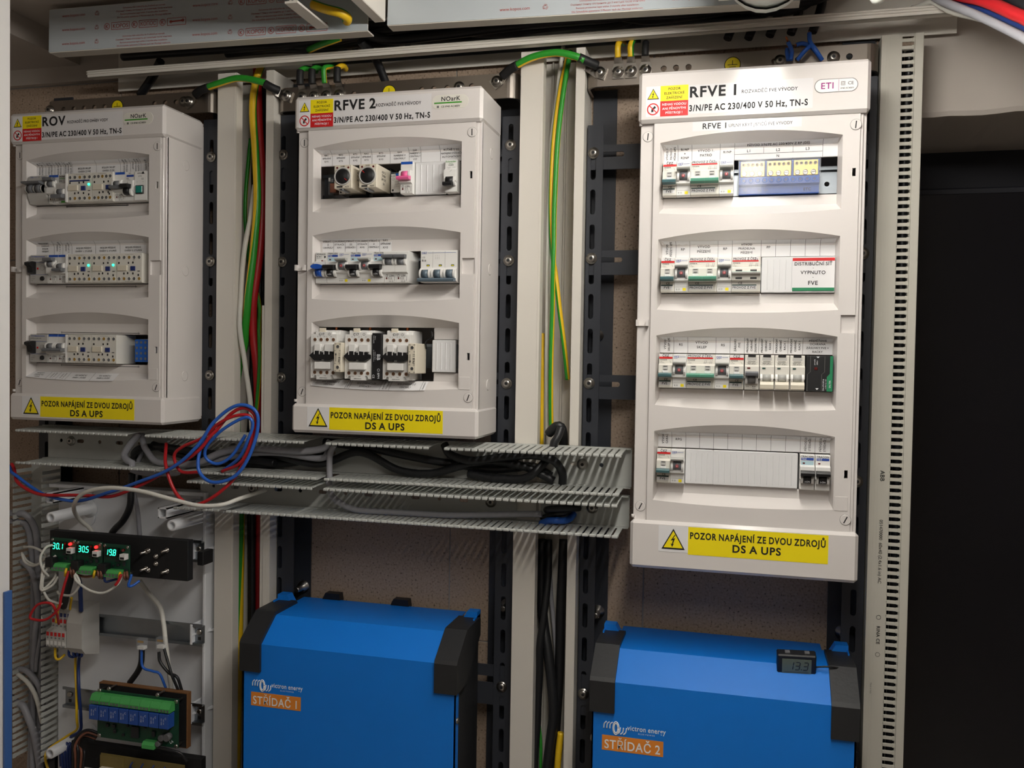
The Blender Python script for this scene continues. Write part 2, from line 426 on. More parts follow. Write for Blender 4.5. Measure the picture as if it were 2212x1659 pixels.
# ================================================================ enclosures
def tri_warning(b, x, z, r, y):
    """yellow warning triangle with a bolt, r = half width"""
    h = r * .9
    def T(k, t, m): b.prism([(x - r * k, z - h * k + (1 - k) * -h * .16), (x + r * k, z - h * k + (1 - k) * -h * .16), (x, z + h * k + (1 - k) * -h * .16)], 'y', y, y - t, m)
    T(1, .3, 'ink'); T(.82, .4, 'yellow')
    bo = [(.12, .42), (-.22, -.16), (-.02, -.1), (-.12, -.5), (-.22, -.42), (-.08, -.78), (.06, -.44), (-.02, -.47), (.16, .1), (-.02, .04), (.2, .42)]
    b.prism([(x + p * r, z + q * h) for p, q in bo], 'y', y, y - .5, 'ink')
def prohibit(b, x, z, r, y):
    b.disc(x, z, r, y, 'red', 20, .3); b.disc(x, z, r * .8, y, 'paper', 20, .4)
    b.prism([(x - r * .3, z - r * .5), (x + r * .1, z - r * .45), (x + r * .05, z - r * .1), (x + r * .5, z + r * .2), (x + r * .3, z + r * .55), (x - .05 * r, z + r * .2), (x - r * .25, z)], 'y', y, y - .45, 'ink')
    b.line((x - r * .62, z + r * .62), (x + r * .62, z - r * .62), r * .17, y, 'red', .5)
def arch(x): return 46 + 11 * (1 - (x / 113) ** 2)
def sill(x): return -45 - 4 * (1 - (x / 113) ** 2)
MX = lambda m: -109 + 18 * m
def build_cover(n, notch, cuts):
    """raised front panel with n arched module windows; cuts[row] = (x0, x1): window opened to full height there"""
    b = MB(); xl, xr, yl = -113, 111, 17.5
    N = 24; base = [xl + (xr - xl) * i / N for i in range(N + 1)]
    zt, zb = 73, -125 * (n - 1) - 73
    prevF = None
    for r in range(n):
        zc = -125 * r; cut = cuts.get(r)
        xs = sorted(set(base + ([c for c in cut[:2]] if cut else [])))
        def inx(x): return max(-109, min(107, x))
        A = [(x, 0, zc + arch(x)) for x in xs]; F = [(x, 0, zc + sill(x)) for x in xs]
        Bv = [(inx(x), yl - 1, zc + 40) for x in xs]; E = [(inx(x), yl - 1, zc - 36) for x in xs]
        top = zt if r == 0 else None
        # strip above
        if r == 0:
            U = [(x, 0, zt) for x in xs]; b.add(U + A, [(i, len(xs) + i, len(xs) + i + 1, i + 1) for i in range(len(xs) - 1)], 'abs')
        else:
            def interp(x):
                P = prevF
                for (p, q) in zip(P, P[1:]):
                    if p[0] - 1e-6 <= x <= q[0] + 1e-6: return (x, 0, p[2] + (q[2] - p[2]) * (x - p[0]) / max(1e-6, q[0] - p[0]))
            U = [interp(x) for x in xs]; b.add(U + A, [(i, len(xs) + i, len(xs) + i + 1, i + 1) for i in range(len(xs) - 1)], 'abs')
        b.add(A + Bv, [(i, len(xs) + i, len(xs) + i + 1, i + 1) for i in range(len(xs) - 1)], 'abs', True)
        b.add(E + F, [(i, len(xs) + i, len(xs) + i + 1, i + 1) for i in range(len(xs) - 1)], 'abs', True)
        for x0, x1 in zip(xs, xs[1:]):
            if cut and cut[0] - 1e-6 <= x0 and x1 <= cut[1] + 1e-6: continue
            a0, a1 = inx(x0), inx(x1)
            if a1 - a0 < 1e-6: continue
            b.add([(a0, yl - 1, zc + 40), (a0, yl, zc + 23.5), (a1, yl, zc + 23.5), (a1, yl - 1, zc + 40)], [(0, 1, 2, 3)], 'abs')
            b.add([(a0, yl, zc - 23.5), (a0, yl - 1, zc - 36), (a1, yl - 1, zc - 36), (a1, yl, zc - 23.5)], [(0, 1, 2, 3)], 'abs')
            for zz_ in (23.5, -23.5): b.add([(a0, yl, zc + zz_), (a1, yl, zc + zz_), (a1, yl + 2, zc + zz_), (a0, yl + 2, zc + zz_)], [(0, 1, 2, 3)], 'abs')
        for k, xx in ((0, -109), (-1, 107)):
            sd = [A[k], Bv[k], (xx, yl, zc + 23.5), (xx, yl, zc - 23.5), E[k], F[k]]
            b.add(sd, [(0, 1, 2, 3, 4, 5)] if k else [(5, 4, 3, 2, 1, 0)], 'abs')
        prevF = F
    D = [(x, 0, zb) for x, _, _ in prevF]; b.add(prevF + D, [(i, len(D) + i, len(D) + i + 1, i + 1) for i in range(len(D) - 1)], 'abs')
    # margins
    b.box(-121, xl, 0, 6, zb, zt, 'abs')
    nz0, nz1 = notch - 11, notch + 11
    P_ = lambda u, v, t_: (u, t_, v); lastz = -125 * (n - 1)
    for lo, hi in ((zb, nz0), (nz1, zt)): plate_holes(b, xr, 131, lo, hi, [(125, z, 2, 5) for z in (0, lastz) if lo < z < hi], 0, 4, 'abs', P_, False)
    b.box(xr, 114, 0, 6, nz0, nz1, 'abs')
    b.box(114, 131, 4, 6, nz0, nz1, 'abs')
    return b
def strip_xf(zc, off):
    def f(x, v):
        if v > 40:
            k = (v - 40) / (arch(x) - 40) * .8; return (x, 16.5 * (1 - k) - off, zc + 40 + (arch(x) - 40) * k - off * .6)
        if v < -36:
            k = (-36 - v) / 13; return (x, 16.5 * (1 - k) - off, zc - 36 + (sill(x) + 36) * k + off)
        return (x, 17 - off, zc + v)
    return f
def label_strip(parent, zc, items, name='label_strip', z0=24, z1=46, tops=None, hb=2.3, bold=0):
    """paper strip over the modules of a row with printed names; items = (m0, m1, 'line|line', style, size)"""
    m0, m1 = items[0][0], items[-1][1]; x0, x1 = MX(m0), MX(m1); b = MB(); f = strip_xf(zc, .35)
    N = max(2, int((x1 - x0) / 9)); vz = [z0, 32, 40, 43, z1] if z0 > 0 else [z0, -38, -41, z1]
    xs = [x0 + (x1 - x0) * i / N for i in range(N + 1)]
    vs = [f(x, v) for v in vz for x in xs]; k = N + 1
    b.add(vs, [(r * k + i, r * k + i + 1, (r + 1) * k + i + 1, (r + 1) * k + i) if vz[-1] > vz[0] else (r * k + i, (r + 1) * k + i, (r + 1) * k + i + 1, r * k + i + 1) for r in range(len(vz) - 1) for i in range(N)], 'paper')
    o = b.obj(name, parent); t = MB(); g = strip_xf(zc, .6)
    def vline(x, a, c):
        st = [a + (c - a) * i / 5 for i in range(6)]
        for p, q in zip(st, st[1:]):
            t.add([g(x - .18, p), g(x + .18, p), g(x + .18, q), g(x - .18, q)], [(0, 1, 2, 3)], 'ink')
    lo, hi = min(z0, z1), max(z0, z1)
    for it in items[:-1]: vline(MX(it[1]), lo, hi)
    for it in items:
        a, c, s = MX(it[0]), MX(it[1]), it[2]; st = it[3] if len(it) > 3 else 'h'; hh = it[4] if len(it) > 4 else hb
        if not s: continue
        L = s.split('|'); mid = (a + c) / 2; wd = c - a - 1.6
        cz = it[5] if len(it) > 5 else (34.8 if z0 > 0 else (z0 + z1) / 2)
        if st == 'h':
            pit = hh * 1.95
            for i, ln in enumerate(L): t.text(ln, mid, cz + (len(L) - 1) * pit / 2 - i * pit, hh, 0, 'ink', b=1, mw=wd, xf=g)
        else:
            pit = min(5, wd / len(L)); hh = min(hh, pit * .62)
            for i, ln in enumerate(L): t.text(ln, mid - (len(L) - 1) * pit / 2 + i * pit, cz + (0.5 if z0 > 0 else 0), hh, 0, 'ink', b=1, mw=abs(hi - lo) - 2.5, rot=90, xf=g)
    t.obj('lettering', o); return o
SCR = None
def enclosure(name, ox, oz, n, eti, label, title, sub, cuts):
    global SCR
    t = thing(name, (ox - 125, 0, oz), label, 'enclosure')
    last = -125 * (n - 1); zt, zb = (137, last - 135) if eti else (120, last - 114)
    notch = last / 2
    # shell
    b = MB(); c = 3
    b.prism([(6, zt - 4), (6, zb + 4), (92, zb + 4), (98, zb + 9), (98, zt - 9), (92, zt - 4)], 'x', -139, -136.5, 'abs')
    b.prism([(6, zt - 4), (6, zb + 4), (92, zb + 4), (98, zb + 9), (98, zt - 9), (92, zt - 4)], 'x', 136.5, 139, 'abs')
    b.box(-139, 139, 6, 97, zt - 7, zt - 4, 'abs'); b.box(-139, 139, 6, 97, zb + 4, zb + 7, 'abs'); b.box(-137, 137, 95, 98, zb + 7, zt - 7, 'abs')
    b.obj('shell', t)
    for r in range(n):
        b = MB(); zc = -125 * r
        b.prism([(44, zc + 17.5), (44, zc + 13), (51, zc + 13), (51, zc + 12), (52.2, zc + 12), (52.2, zc + 14.2), (45.2, zc + 14.2), (45.2, zc + 17.5)], 'x', -120, 120, 'zinc')
        b.prism([(44, zc - 17.5), (44, zc - 13), (51, zc - 13), (51, zc - 12), (52.2, zc - 12), (52.2, zc - 14.2), (45.2, zc - 14.2), (45.2, zc - 17.5)], 'x', -120, 120, 'zinc')
        plate_holes(b, -12, 12, -120, 120, [(-4, x, 3.2, 3.2) for x in (-102, -2, 98)], 51, 52.2, 'zinc', lambda u, v, t_: (v, t_, u + zc)); b.obj('din_rail', t)
    build_cover(n, notch, cuts).obj('cover', t)
    b = MB(); b.box(-139, -121, 5, 9, last - 73, 73, 'abs', .8); b.obj('hinge_strip', t)
    b = MB(); b.box(131, 135, 2.2, 7, last - 73, 73, 'abs', .6); b.box(135, 139, 5, 9, last - 73, 73, 'abs', .6); b.obj('edge_rail', t)
    cap = 4
    b = MB(); b.box(-141.5, 141.5, -5, 94, 72, zt, 'abs', cap); b.obj('top_cap', t)
    b = MB(); b.box(-141.5, 141.5, -5, 94, zb, last - 72, 'abs', cap); b.obj('bottom_cap', t)
    if SCR is None:
        s_ = MB(); s_.lathe((0, 0, 0), (0, -1, 0), [(-.1, 6.6), (.5, 6.6), (.9, 6.0)], 'abs', 24); s_.ring(0, 0, 6.9, .5, 0, 'ink_grey', 24, .12); s_.box(-.7, .7, -1, -.7, -4.6, 4.6, 'black'); SCR = s_.mesh('screw')
    for i, (x, z, y) in enumerate(((125.8, 58, 0), (125.8, last - 57, 0), (-129.5, 56, 5), (-129.5, last - 55, 5))):
        link('screw', SCR, t, (x, y, z), (0, .35 * (i % 2) + (.1 if eti else 0), 0))
    b = MB(); b.box(-139.5, -124, 2, 5.2, notch - 4.2, notch - 2.6, 'abs'); b.box(-139.5, -136.5, -3, 5.2, notch - 4.2, notch + 4, 'abs'); b.box(-127, -123.5, -3, 5.2, notch - 4.2, notch + 4, 'abs'); b.obj('hinge_clip', t)
    b = MB(); b.box(112, 128, -.6, .1, last - 46, last - 28, 'abs', .4); b.obj('raised_pad', t)
    if not eti:
        for z in (40, notch, last - 40):
            b = MB(); b.lathe((139, 52, z), (1, 0, 0), [(-.1, 8), (.5, 8), (.8, 6.5), (.5, 6)], 'abs', 20); b.obj('knockout_plug', t)
    for z in (73 - 3, last - 70): MB().cyl((-139, 3, z), (0, 0, 4), 2.2, 'abs', 10).obj('hinge_nub', t)
    # stickers on the caps
    y = -5
    st = 118 if eti else 114; sb = 79 if eti else 75; x0 = -132 if eti else -134; x1 = x0 + 54; xm = x0 + 18.5; zm = (st + sb) / 2
    b = MB(); b.quad(x0, xm, sb, st, y, 'paper'); b.quad(xm, x1, zm, st, y, 'yellow'); b.quad(xm, x1, sb, zm, y, 'red'); o = b.obj('warning_sticker', t)
    k = MB(); tri_warning(k, (x0 + xm) / 2, (zm + st) / 2, 7.6, y - .2); prohibit(k, (x0 + xm) / 2, (zm + sb) / 2, 7.8, y - .2)
    for i, s_ in enumerate(('POZOR', 'ELEKTRICKÉ', 'ZAŘÍZENÍ')): k.text(s_, (xm + x1) / 2, (zm + st) / 2 + 5.6 - 5.6 * i, 3.0, y, 'ink', b=1, mw=30)
    for i, s_ in enumerate(('NEHAS VODOU', 'ANI PĚNOVÝMI', 'PŘÍSTROJI !')): k.text(s_, (xm + x1) / 2, (zm + sb) / 2 + 5.4 - 5.4 * i, 2.8, y, 'ink_white', b=1, mw=32)
    k.obj('lettering', o)
    b = MB(); b.quad(x1, 74 if eti else 68, sb + 1, st - 1, y, 'gloss_label', .15); o = b.obj('title_label', t)
    k = MB(); k.text(title, x1 + 1, st - 10, 13 if eti else 13.5, y, 'ink', 'l', 2); wdt = {'ROV': 42, 'RFVE 2': 59, 'RFVE 1': 60}[title]
    k.text(sub, x1 + wdt + 6, st - 13, 4.2, y, 'ink', 'l', 1, mw=68 if title != 'ROV' else 74)
    k.text('3/N/PE AC 230/400 V 50 Hz, TN-S', x1 + 1, sb + 8.5, 7.6, y, 'ink', 'l', 2, mw=146); k.obj('lettering', o)
    if eti:
        b = MB(); pl = [(101 + (25 if abs(a) < 91 else 0) * 0 + (17 * (1 if -90 < a < 90 else -1)) + 8.5 * math.cos(math.radians(a)), 106 + 8.5 * math.sin(math.radians(a))) for a in range(-90, 270, 15)]
        b.prism(pl, 'y', y, y - .3, 'ink_grey'); b.prism([(101 + (p - 101) * .97, 106 + (q - 106) * .92) for p, q in pl], 'y', y, y - .5, 'device_white'); o = b.obj('brand_plate', t)
        k = MB(); k.text('ETI', 91, 106, 7.5, y, 'ink_purple', b=1, off=.7); k.line((104, 99), (104, 113), .4, y, 'ink_purple', .6); k.text('CE', 118, 108, 4, y, 'ink', off=.7); [k.line(p, q, .4, y, 'ink', .7) for c_ in (2.2, 1.2) for p, q in (((109 - c_, 108 - c_), (109 + c_, 108 - c_)), ((109 + c_, 108 - c_), (109 + c_, 108 + c_)), ((109 + c_, 108 + c_), (109 - c_, 108 + c_)), ((109 - c_, 108 + c_), (109 - c_, 108 - c_)))]; k.text('IP40 AC400V', 114, 102, 1.8, y, 'ink', b=1, off=.7, mw=18); k.obj('lettering', o)
        b = MB(); b.quad(-72, 62, 59, 71.2, 0, 'gloss_label', .15); o = b.obj('cover_label', t)
        k = MB(); k.text('RFVE 1', -60, 65, 7, 0, 'ink', 'l', 1); k.text('ÚPLNÝ KRYT JISTIČŮ FVE VÝVODY', -27, 64.4, 4, 0, 'ink', 'l', 0, mw=78); k.obj('lettering', o)
    else:
        b = MB(); pl = [(95 + (17 * (1 if -90 < a < 90 else -1)) + 9.5 * math.cos(math.radians(a)), 100 + 9.5 * math.sin(math.radians(a))) for a in range(-90, 270, 15)]
        b.prism(pl, 'y', y, y - .4, 'device'); o = b.obj('brand_plate', t)
        k = MB(); k.text('NOarK', 96, 104, 5.8, y, 'ink', b=1, off=.6, mw=28); k.quad(72, 112, 97.6, 99.6, y - .3, 'ink_green'); k.text('CE IP40 AC400V', 96, 93.5, 2.5, y, 'ink', b=1, off=.6, mw=30); k.box(76, 79, y - .6, y - .5, 92, 95, 'ink_grey'); k.obj('lettering', o)
    xa, xb, xc, za, zc_ = (-104, -66, 106, last - 77, last - 113) if eti else (-116, -81, 91, last - 76, last - 108)
    b = MB(); b.quad(xa, xb, zc_ + 2, za, y, 'paper'); b.quad(xb, xc, zc_, za, y, 'yellow'); o = b.obj('supply_sticker', t)
    k = MB(); tri_warning(k, (xa + xb) / 2, (za + zc_ + 2) / 2, 15, y - .2)
    k.text('POZOR NAPÁJENÍ ZE DVOU ZDROJŮ', (xb + xc) / 2, za - 11, 8.2, y, 'ink', b=2, mw=168); k.text('DS A UPS', (xb + xc) / 2, za - 24.5, 9.2, y, 'ink', b=2); k.obj('lettering', o)
    return t
ENC1 = enclosure('distribution_enclosure', 0, 0, 4, True, 'tall white four-row distribution enclosure titled RFVE 1', 'RFVE 1', 'ROZVADĚČ FVE VÝVODY', {})
ENC2 = enclosure('distribution_enclosure', -494.9, 14.5, 3, False, 'white three-row distribution enclosure titled RFVE 2', 'RFVE 2', 'ROZVADĚČ FVE PŘÍVODY', {2: (-109, 69)})
ENC3 = enclosure('distribution_enclosure', -992.3, 17.1, 3, False, 'white three-row distribution enclosure titled ROV', 'ROV', 'ROZVADĚČ PRO OHŘEV VODY', {})
e = ('', 'h')
o = label_strip(ENC1, 0, [(0, 1, 'VÝVOD 1.|PATRO +|PŮDA UPS', 'v', 2.4), (1, 2, 'R1NP|+|R2NP', 'h', 2.8), (2, 4, 'VÝVOD 1.|PATRO', 'h', 3.1), (4, 5, 'R1NP', 'h', 2.8), (5, 11, ''), (11, 12, '')])
k = MB(); g = strip_xf(0, .6); k.text('PŘÍVOD 3/N/PE AC 230/400V Z RP (DS)', MX(8), 42.6, 2.9, 0, 'ink', b=1, mw=96, xf=g)
for i, s_ in enumerate(('L1', 'L2', 'L3')): k.text(s_, MX(6 + 2 * i), 35, 3.4, 0, 'ink', b=1, xf=g)
k.text('N', MX(8), 27.4, 3.2, 0, 'ink', b=1, xf=g)
for z in (39, 31): k.add([g(MX(5), z), g(MX(11), z), g(MX(11), z + .35), g(MX(5), z + .35)], [(0, 1, 2, 3)], 'ink')
for m in (7, 9): k.add([g(MX(m), 31), g(MX(m) + .35, 31), g(MX(m) + .35, 39), g(MX(m), 39)], [(0, 1, 2, 3)], 'ink')
k.obj('table_lettering', o)
label_strip(ENC1, -125, [(0, 1, 'VÝVOD|PŘÍZEMÍ UPS', 'v', 2.6), (1, 2, 'RP', 'h', 3), (2, 4, 'VÝVOD|PŘÍZEMÍ', 'h', 3.1), (4, 5, 'RP', 'h', 3), (5, 7, 'VÝVOD|PRÁDELNA|PŘÍZEMÍ', 'h', 2.7), (7, 8, 'PP', 'h', 3, 36)] + [(m, m + 1, '') for m in range(8, 12)])
label_strip(ENC1, -250, [(0, 1, 'VÝVOD|SKLEP UPS', 'v', 2.6), (1, 2, 'RS', 'h', 3), (2, 4, 'VÝVOD|SKLEP', 'h', 3.1), (4, 5, 'RS', 'h', 3), (5, 6, 'ZÁSUVKY|FVE', 'v', 2.6), (6, 7, 'PROUDOVÝ|CHRÁNIČ|ZÁSUVKY FVE', 'v'), (7, 8, 'PROUDOVÝ|CHRÁNIČ|RACK 1', 'v'), (8, 9, 'PROUDOVÝ|CHRÁNIČ|RACK 2', 'v'), (9, 10, 'PROUDOVÝ|CHRÁNIČ|RACK 3', 'v'), (10, 12, 'PŘEPĚŤOVÁ|OCHRANA|ZÁSUVKY FVE +|RACKY', 'h', 2.5)])
label_strip(ENC1, -375, [(0, 1, 'VÝVOD|GARÁŽ', 'v', 2.6), (1, 2, 'RPG', 'h', 3)] + [(m, m + 1, '') for m in range(2, 10)] + [(10, 11, 'PŘÍVOD ZE|STŘÍDAČE 1', 'v', 2.5), (11, 12, 'PŘÍVOD ZE|STŘÍDAČE 2', 'v', 2.5)])
label_strip(ENC2, 0, [(0, 1, 'KA1|SPÍNÁNÍ|KM1'), (1, 2.5, 'KA2|SPÍNÁNÍ|KT2'), (2.5, 3.5, 'KT2|SPÍNÁNÍ|KM2'), (3.5, 4.45, 'KA3|SPÍNÁNÍ|KT3'), (4.45, 6, 'KT3|SPÍNÁNÍ|KM3'), (6, 7.6, 'KA4|NABÍJENÍ Z|CENTRÁLY'), (7.6, 8.6, 'ZAP|NABÍJENÍ Z|CENTRÁLY|VYP', 'h', 2.2), (8.6, 10.2, ''), (10.2, 12, 'RUČNĚ Z DS|NAPÁJENÍ STŘÍDAČE|AUTOMATICKY', 'h', 2.5)])
label_strip(ENC2, -125, [(0.2, 1.2, 'STŘÍDAČ 1|Z|CENTRÁLY'), (1.2, 2.2, 'OVLÁDÁNÍ|STYKAČE|KM1'), (2.2, 3.2, 'STŘÍDAČ 2|ZE|STŘÍDAČE 1'), (3.2, 4.2, 'OVLÁDÁNÍ|STYKAČE|KM2'), (4.2, 5.2, 'STŘÍDAČ 2|Z|CENTRÁLY'), (5.2, 6.2, 'KA3|SPÍNÁNÍ|KM3', 'h', 2.7)], z1=41)
label_strip(ENC2, -250, [(-.2, 2.75, 'KM1 STŘÍDAČ 1 Z|CENTRÁLY', 'h', 2.2), (2.75, 3.1, 'KONTAKT', 'v', 1.4), (3.1, 5.7, 'KM2 STŘÍDAČ 2 ZE|STŘÍDAČE 1', 'h', 2.2), (5.7, 6.5, 'BLOKOVÁNÍ|KM2 A KM3', 'v', 1.4), (6.5, 9.1, 'KM3 STŘÍDAČ 2 Z|CENTRÁLY', 'h', 2.2), (9.1, 9.5, 'KONTAKT', 'v', 1.4)], z0=-37, z1=-50)
label_strip(ENC3, 0, [(0, 1, 'PŘÍVOD ZE|STŘÍDAČE 1', 'v'), (1, 1.95, 'PŘÍVOD ZE|STŘÍDAČE 2', 'v'), (1.95, 2.9, 'BOJLER SKLEP|PŘÍVOD Z FVE', 'v'), (2.9, 3.8, 'PROUDOVÝ|CHRÁNIČ|BOJLER SKLEP', 'v'), (3.8, 6.25, 'BOJLER SKLEP|OHŘEV Z FVE', 'h', 2.5, 31.4), (6.25, 8.7, 'BOJLER SKLEP|OHŘEV Z DS', 'h', 2.5, 31.4), (8.7, 9.7, 'BOJLER SKLEP|PŘÍVOD Z DS', 'v'), (9.7, 10.75, 'JIŠTĚNÍ|SIGNALIZACE|NAPĚTÍ Z FVE', 'v'), (10.75, 12, 'NAPĚTÍ Z|FVE', 'v')])
label_strip(ENC3, -125, [(0, 1.9, 'PROUDOVÝ|CHRÁNIČ|BOJLER|PŘÍZEMÍ', 'h', 2.2, 36), (1.9, 2.8, 'OHŘEV|1. + 2. STUPEŇ', 'v'), (2.8, 3.75, 'OHŘEV|3. STUPEŇ', 'v'), (3.75, 6.2, 'BOJLER PŘÍZEMÍ|OHŘEV 1. STUPEŇ', 'h', 2.5, 31.4), (6.2, 8.7, 'BOJLER PŘÍZEMÍ|OHŘEV 2. STUPEŇ', 'h', 2.5, 31.4), (8.7, 11.3, 'BOJLER PŘÍZEMÍ|OHŘEV 3. STUPEŇ', 'h', 2.5, 31.4)])
label_strip(ENC3, -250, [(-.2, 1.9, 'PROUDOVÝ|CHRÁNIČ AKU|NÁDRŽ', 'h', 1.7), (1.9, 2.9, 'OHŘEV|1. STUPEŇ', 'v', 1.6), (2.9, 3.9, 'OHŘEV|2. STUPEŇ', 'v', 1.6), (3.9, 6.4, 'AKU NÁDRŽ AC|OHŘEV 1. STUPEŇ', 'h', 1.9), (6.4, 8.8, 'AKU NÁDRŽ AC|OHŘEV 2. STUPEŇ', 'h', 1.9)], z0=-38, z1=-50)
# pen marks on the ROV cover where its windows were to be widened
for zc, segs in ((0, [(3.4, 9.6, 24.6, .8), (3.1, 9.5, -25.2, 1.2)]), (-125, [(3.1, 10.4, -26.5, .7)]), (-250, [(2.6, 10.7, 26, .7), (2.6, 10.7, -26, .7)])):
    for a, c_, z, wd in segs:
        b = MB(); b.line((MX(a), zc + z), (MX(c_), zc + z - .6), wd, 17.2, 'ink'); 
        for q in (a + .1, c_ - .15): b.line((MX(q), zc + z - 2.2), (MX(q), zc + z + 1.8), .5, 17.2, 'ink')
        b.obj('pen_mark', ENC3)

# ================================================================ modular devices in the enclosures
EO = {1: (-125, 0), 2: (-619.9, 14.5), 3: (-1117.3, 17.1)}
GRP = {1: 'modular devices in the RFVE 1 enclosure', 2: 'modular devices in the RFVE 2 enclosure', 3: 'modular devices in the ROV enclosure'}
def dev(name, enc, row, m, label, cat):
    ex, ez = EO[enc]; return thing(name, (ex + MX(m), 0, ez - 125 * row), label, cat, GRP[enc])
NOSE = [(44, 22.3), (4, 22.3), (3, 21.3), (3, 9.5), (-3, 7.5), (-3, -7.5), (3, -9.5), (3, -21.3), (4, -22.3), (44, -22.3)]
FLAT = [(44, 22.3), (2, 22.3), (1, 21.3), (1, -21.3), (2, -22.3), (44, -22.3)]
def body(t, wd, m='device', prof=NOSE, x0=.15, name='body'):
    b = MB(); b.prism(prof, 'x', x0, wd - .25, m); return b.obj(name, t)
def bx(t, name, *a, m='device', c=.3): return MB().box(*a, m, c).obj(name, t)
def cheeks(t, x0, x1, z0, z1, y=-3, m='device_white', d=5, wd=2.6):
    """the two rounded lugs either side of a toggle"""
    for a in (x0, x1):
        b = MB(); n = 8; zc, r = (z0 + z1) / 2, (z1 - z0) / 2
        b.prism([(y + 3, z0), (y + 3, z1)] + [(y - d * math.sin(math.pi * i / n), zc + r * math.cos(math.pi * i / n)) for i in range(n + 1)], 'x', a, a + wd, m); b.obj('toggle_lug', t)
def drum(b, x0, x1, zc, r, y, m):
    n = 10; b.prism([(y + r + 2, zc - r), (y + r + 2, zc + r)] + [(y + r - r * math.sin(math.pi * i / n), zc + r * math.cos(math.pi * i / n)) for i in range(n + 1)], 'x', x0, x1, m, True)
def oez(enc, row, m, where, rating='B 25'):
    t = dev('circuit_breaker', enc, row, m, f'white breaker with red mark on grey toggle, {where}', 'breaker')
    body(t, 18, 'device_white')
    k = MB(); k.text('OEZ', 1.4, 18.6, 2.2, 3, 'ink_blue', 'l', 1); k.line((8.5, 18.6), (16.2, 18.6), .35, 3, 'ink_blue'); k.line((1.4, 16.6), (6, 16.6), .3, 3, 'ink_blue'); k.text(rating, 4.6, -18.6, 1.9, 3, 'ink_grey'); k.line((1, -15.6), (16.5, -15.6), .2, 3, 'ink_grey'); k.obj('lettering', t)
    b = MB(); b.quad(10.5, 14.6, -20.4, -16.8, 3, 'yellow'); b.obj('rating_dot', t)
    b = MB(); drum(b, 3.9, 14, 2, 6.2, -7.5, 'knob_grey'); b.prism([(-3, 12.6), (-11.5, 12.2), (-12.6, 11), (-11.8, 9.4), (-4, 7.6)], 'x', .6, 17.2, 'knob_light'); o = b.obj('toggle', t)
    k = MB(); k.disc(8.9, 1.6, 2, -7.5, 'red', 14, .3); k.ring(8.9, 1.6, 1.5, .4, -7.5, 'knob_grey', 14, .4); k.line((8.9, .7), (8.9, 2.5), .5, -7.5, 'ink_white', .45); k.obj('mark', o)
    cheeks(t, 1, 14.2, -5, 7, -3)
    return t
def cez(enc, row, m, where):
    t = dev('changeover_switch', enc, row, m, f'single-pole changeover switch with red ČEZ and FVE stickers, {where}', 'switch')
    body(t, 18, 'device'); y = 3
    b = MB(); b.quad(.6, 17.2, 18.4, 22, y, 'paper', .3); b.quad(.4, 17.4, 15.8, 18.4, y, 'red', .35); o = b.obj('red_sticker', t); k = MB(); k.text('ČEZ', 8.9, 20, 3, y, 'ink', b=1, off=.45); k.obj('lettering', o)
    b = MB(); b.quad(.6, 15.6, -18.6, -14.2, y, 'paper', .3); b.quad(.6, 15.6, -14.2, -12.6, y, 'dark_green_bar', .35); o = b.obj('green_sticker', t); k = MB(); k.text('FVE', 8, -16.3, 3, y, 'ink', b=1, off=.45); k.obj('lettering', o)
    k = MB(); k.text('EVOSVK', 2, 14.4, 1.5, y, 'ink', 'l', 1); 
    for i, s_ in enumerate(('S 40', '2P 230V~', '10 kVA 50Hz')): k.text(s_, 2, 12.2 - i * 1.5, .9, y, 'ink_grey', 'l')
    k.line((14, 13.5), (15.6, 10.4), .3, y, 'ink_grey'); k.text('CE', 9.6, -11, 2.6, y, 'ink', b=1); k.obj('lettering', t)
    b = MB(); b.box(5.4, 12.4, -3.4, -2.9, -1.5, 7.2, 'device_grey'); b.box(6.4, 11.4, -3.6, -3, 5.6, 6.4, 'black'); b.box(6.6, 11.2, -4.6, -3, 1, 2.2, 'ink_grey'); b.box(5.2, 12.6, -5, -3, -2.6, .6, 'device_white', .4); b.obj('window', t)
    b = MB(); b.prism([(-3, -2.4), (-11, -3.2), (-12, -4.4), (-11.5, -7), (-3, -8.6)], 'x', .3, 17.4, 'knob_teal'); b.obj('toggle', t)
    return t
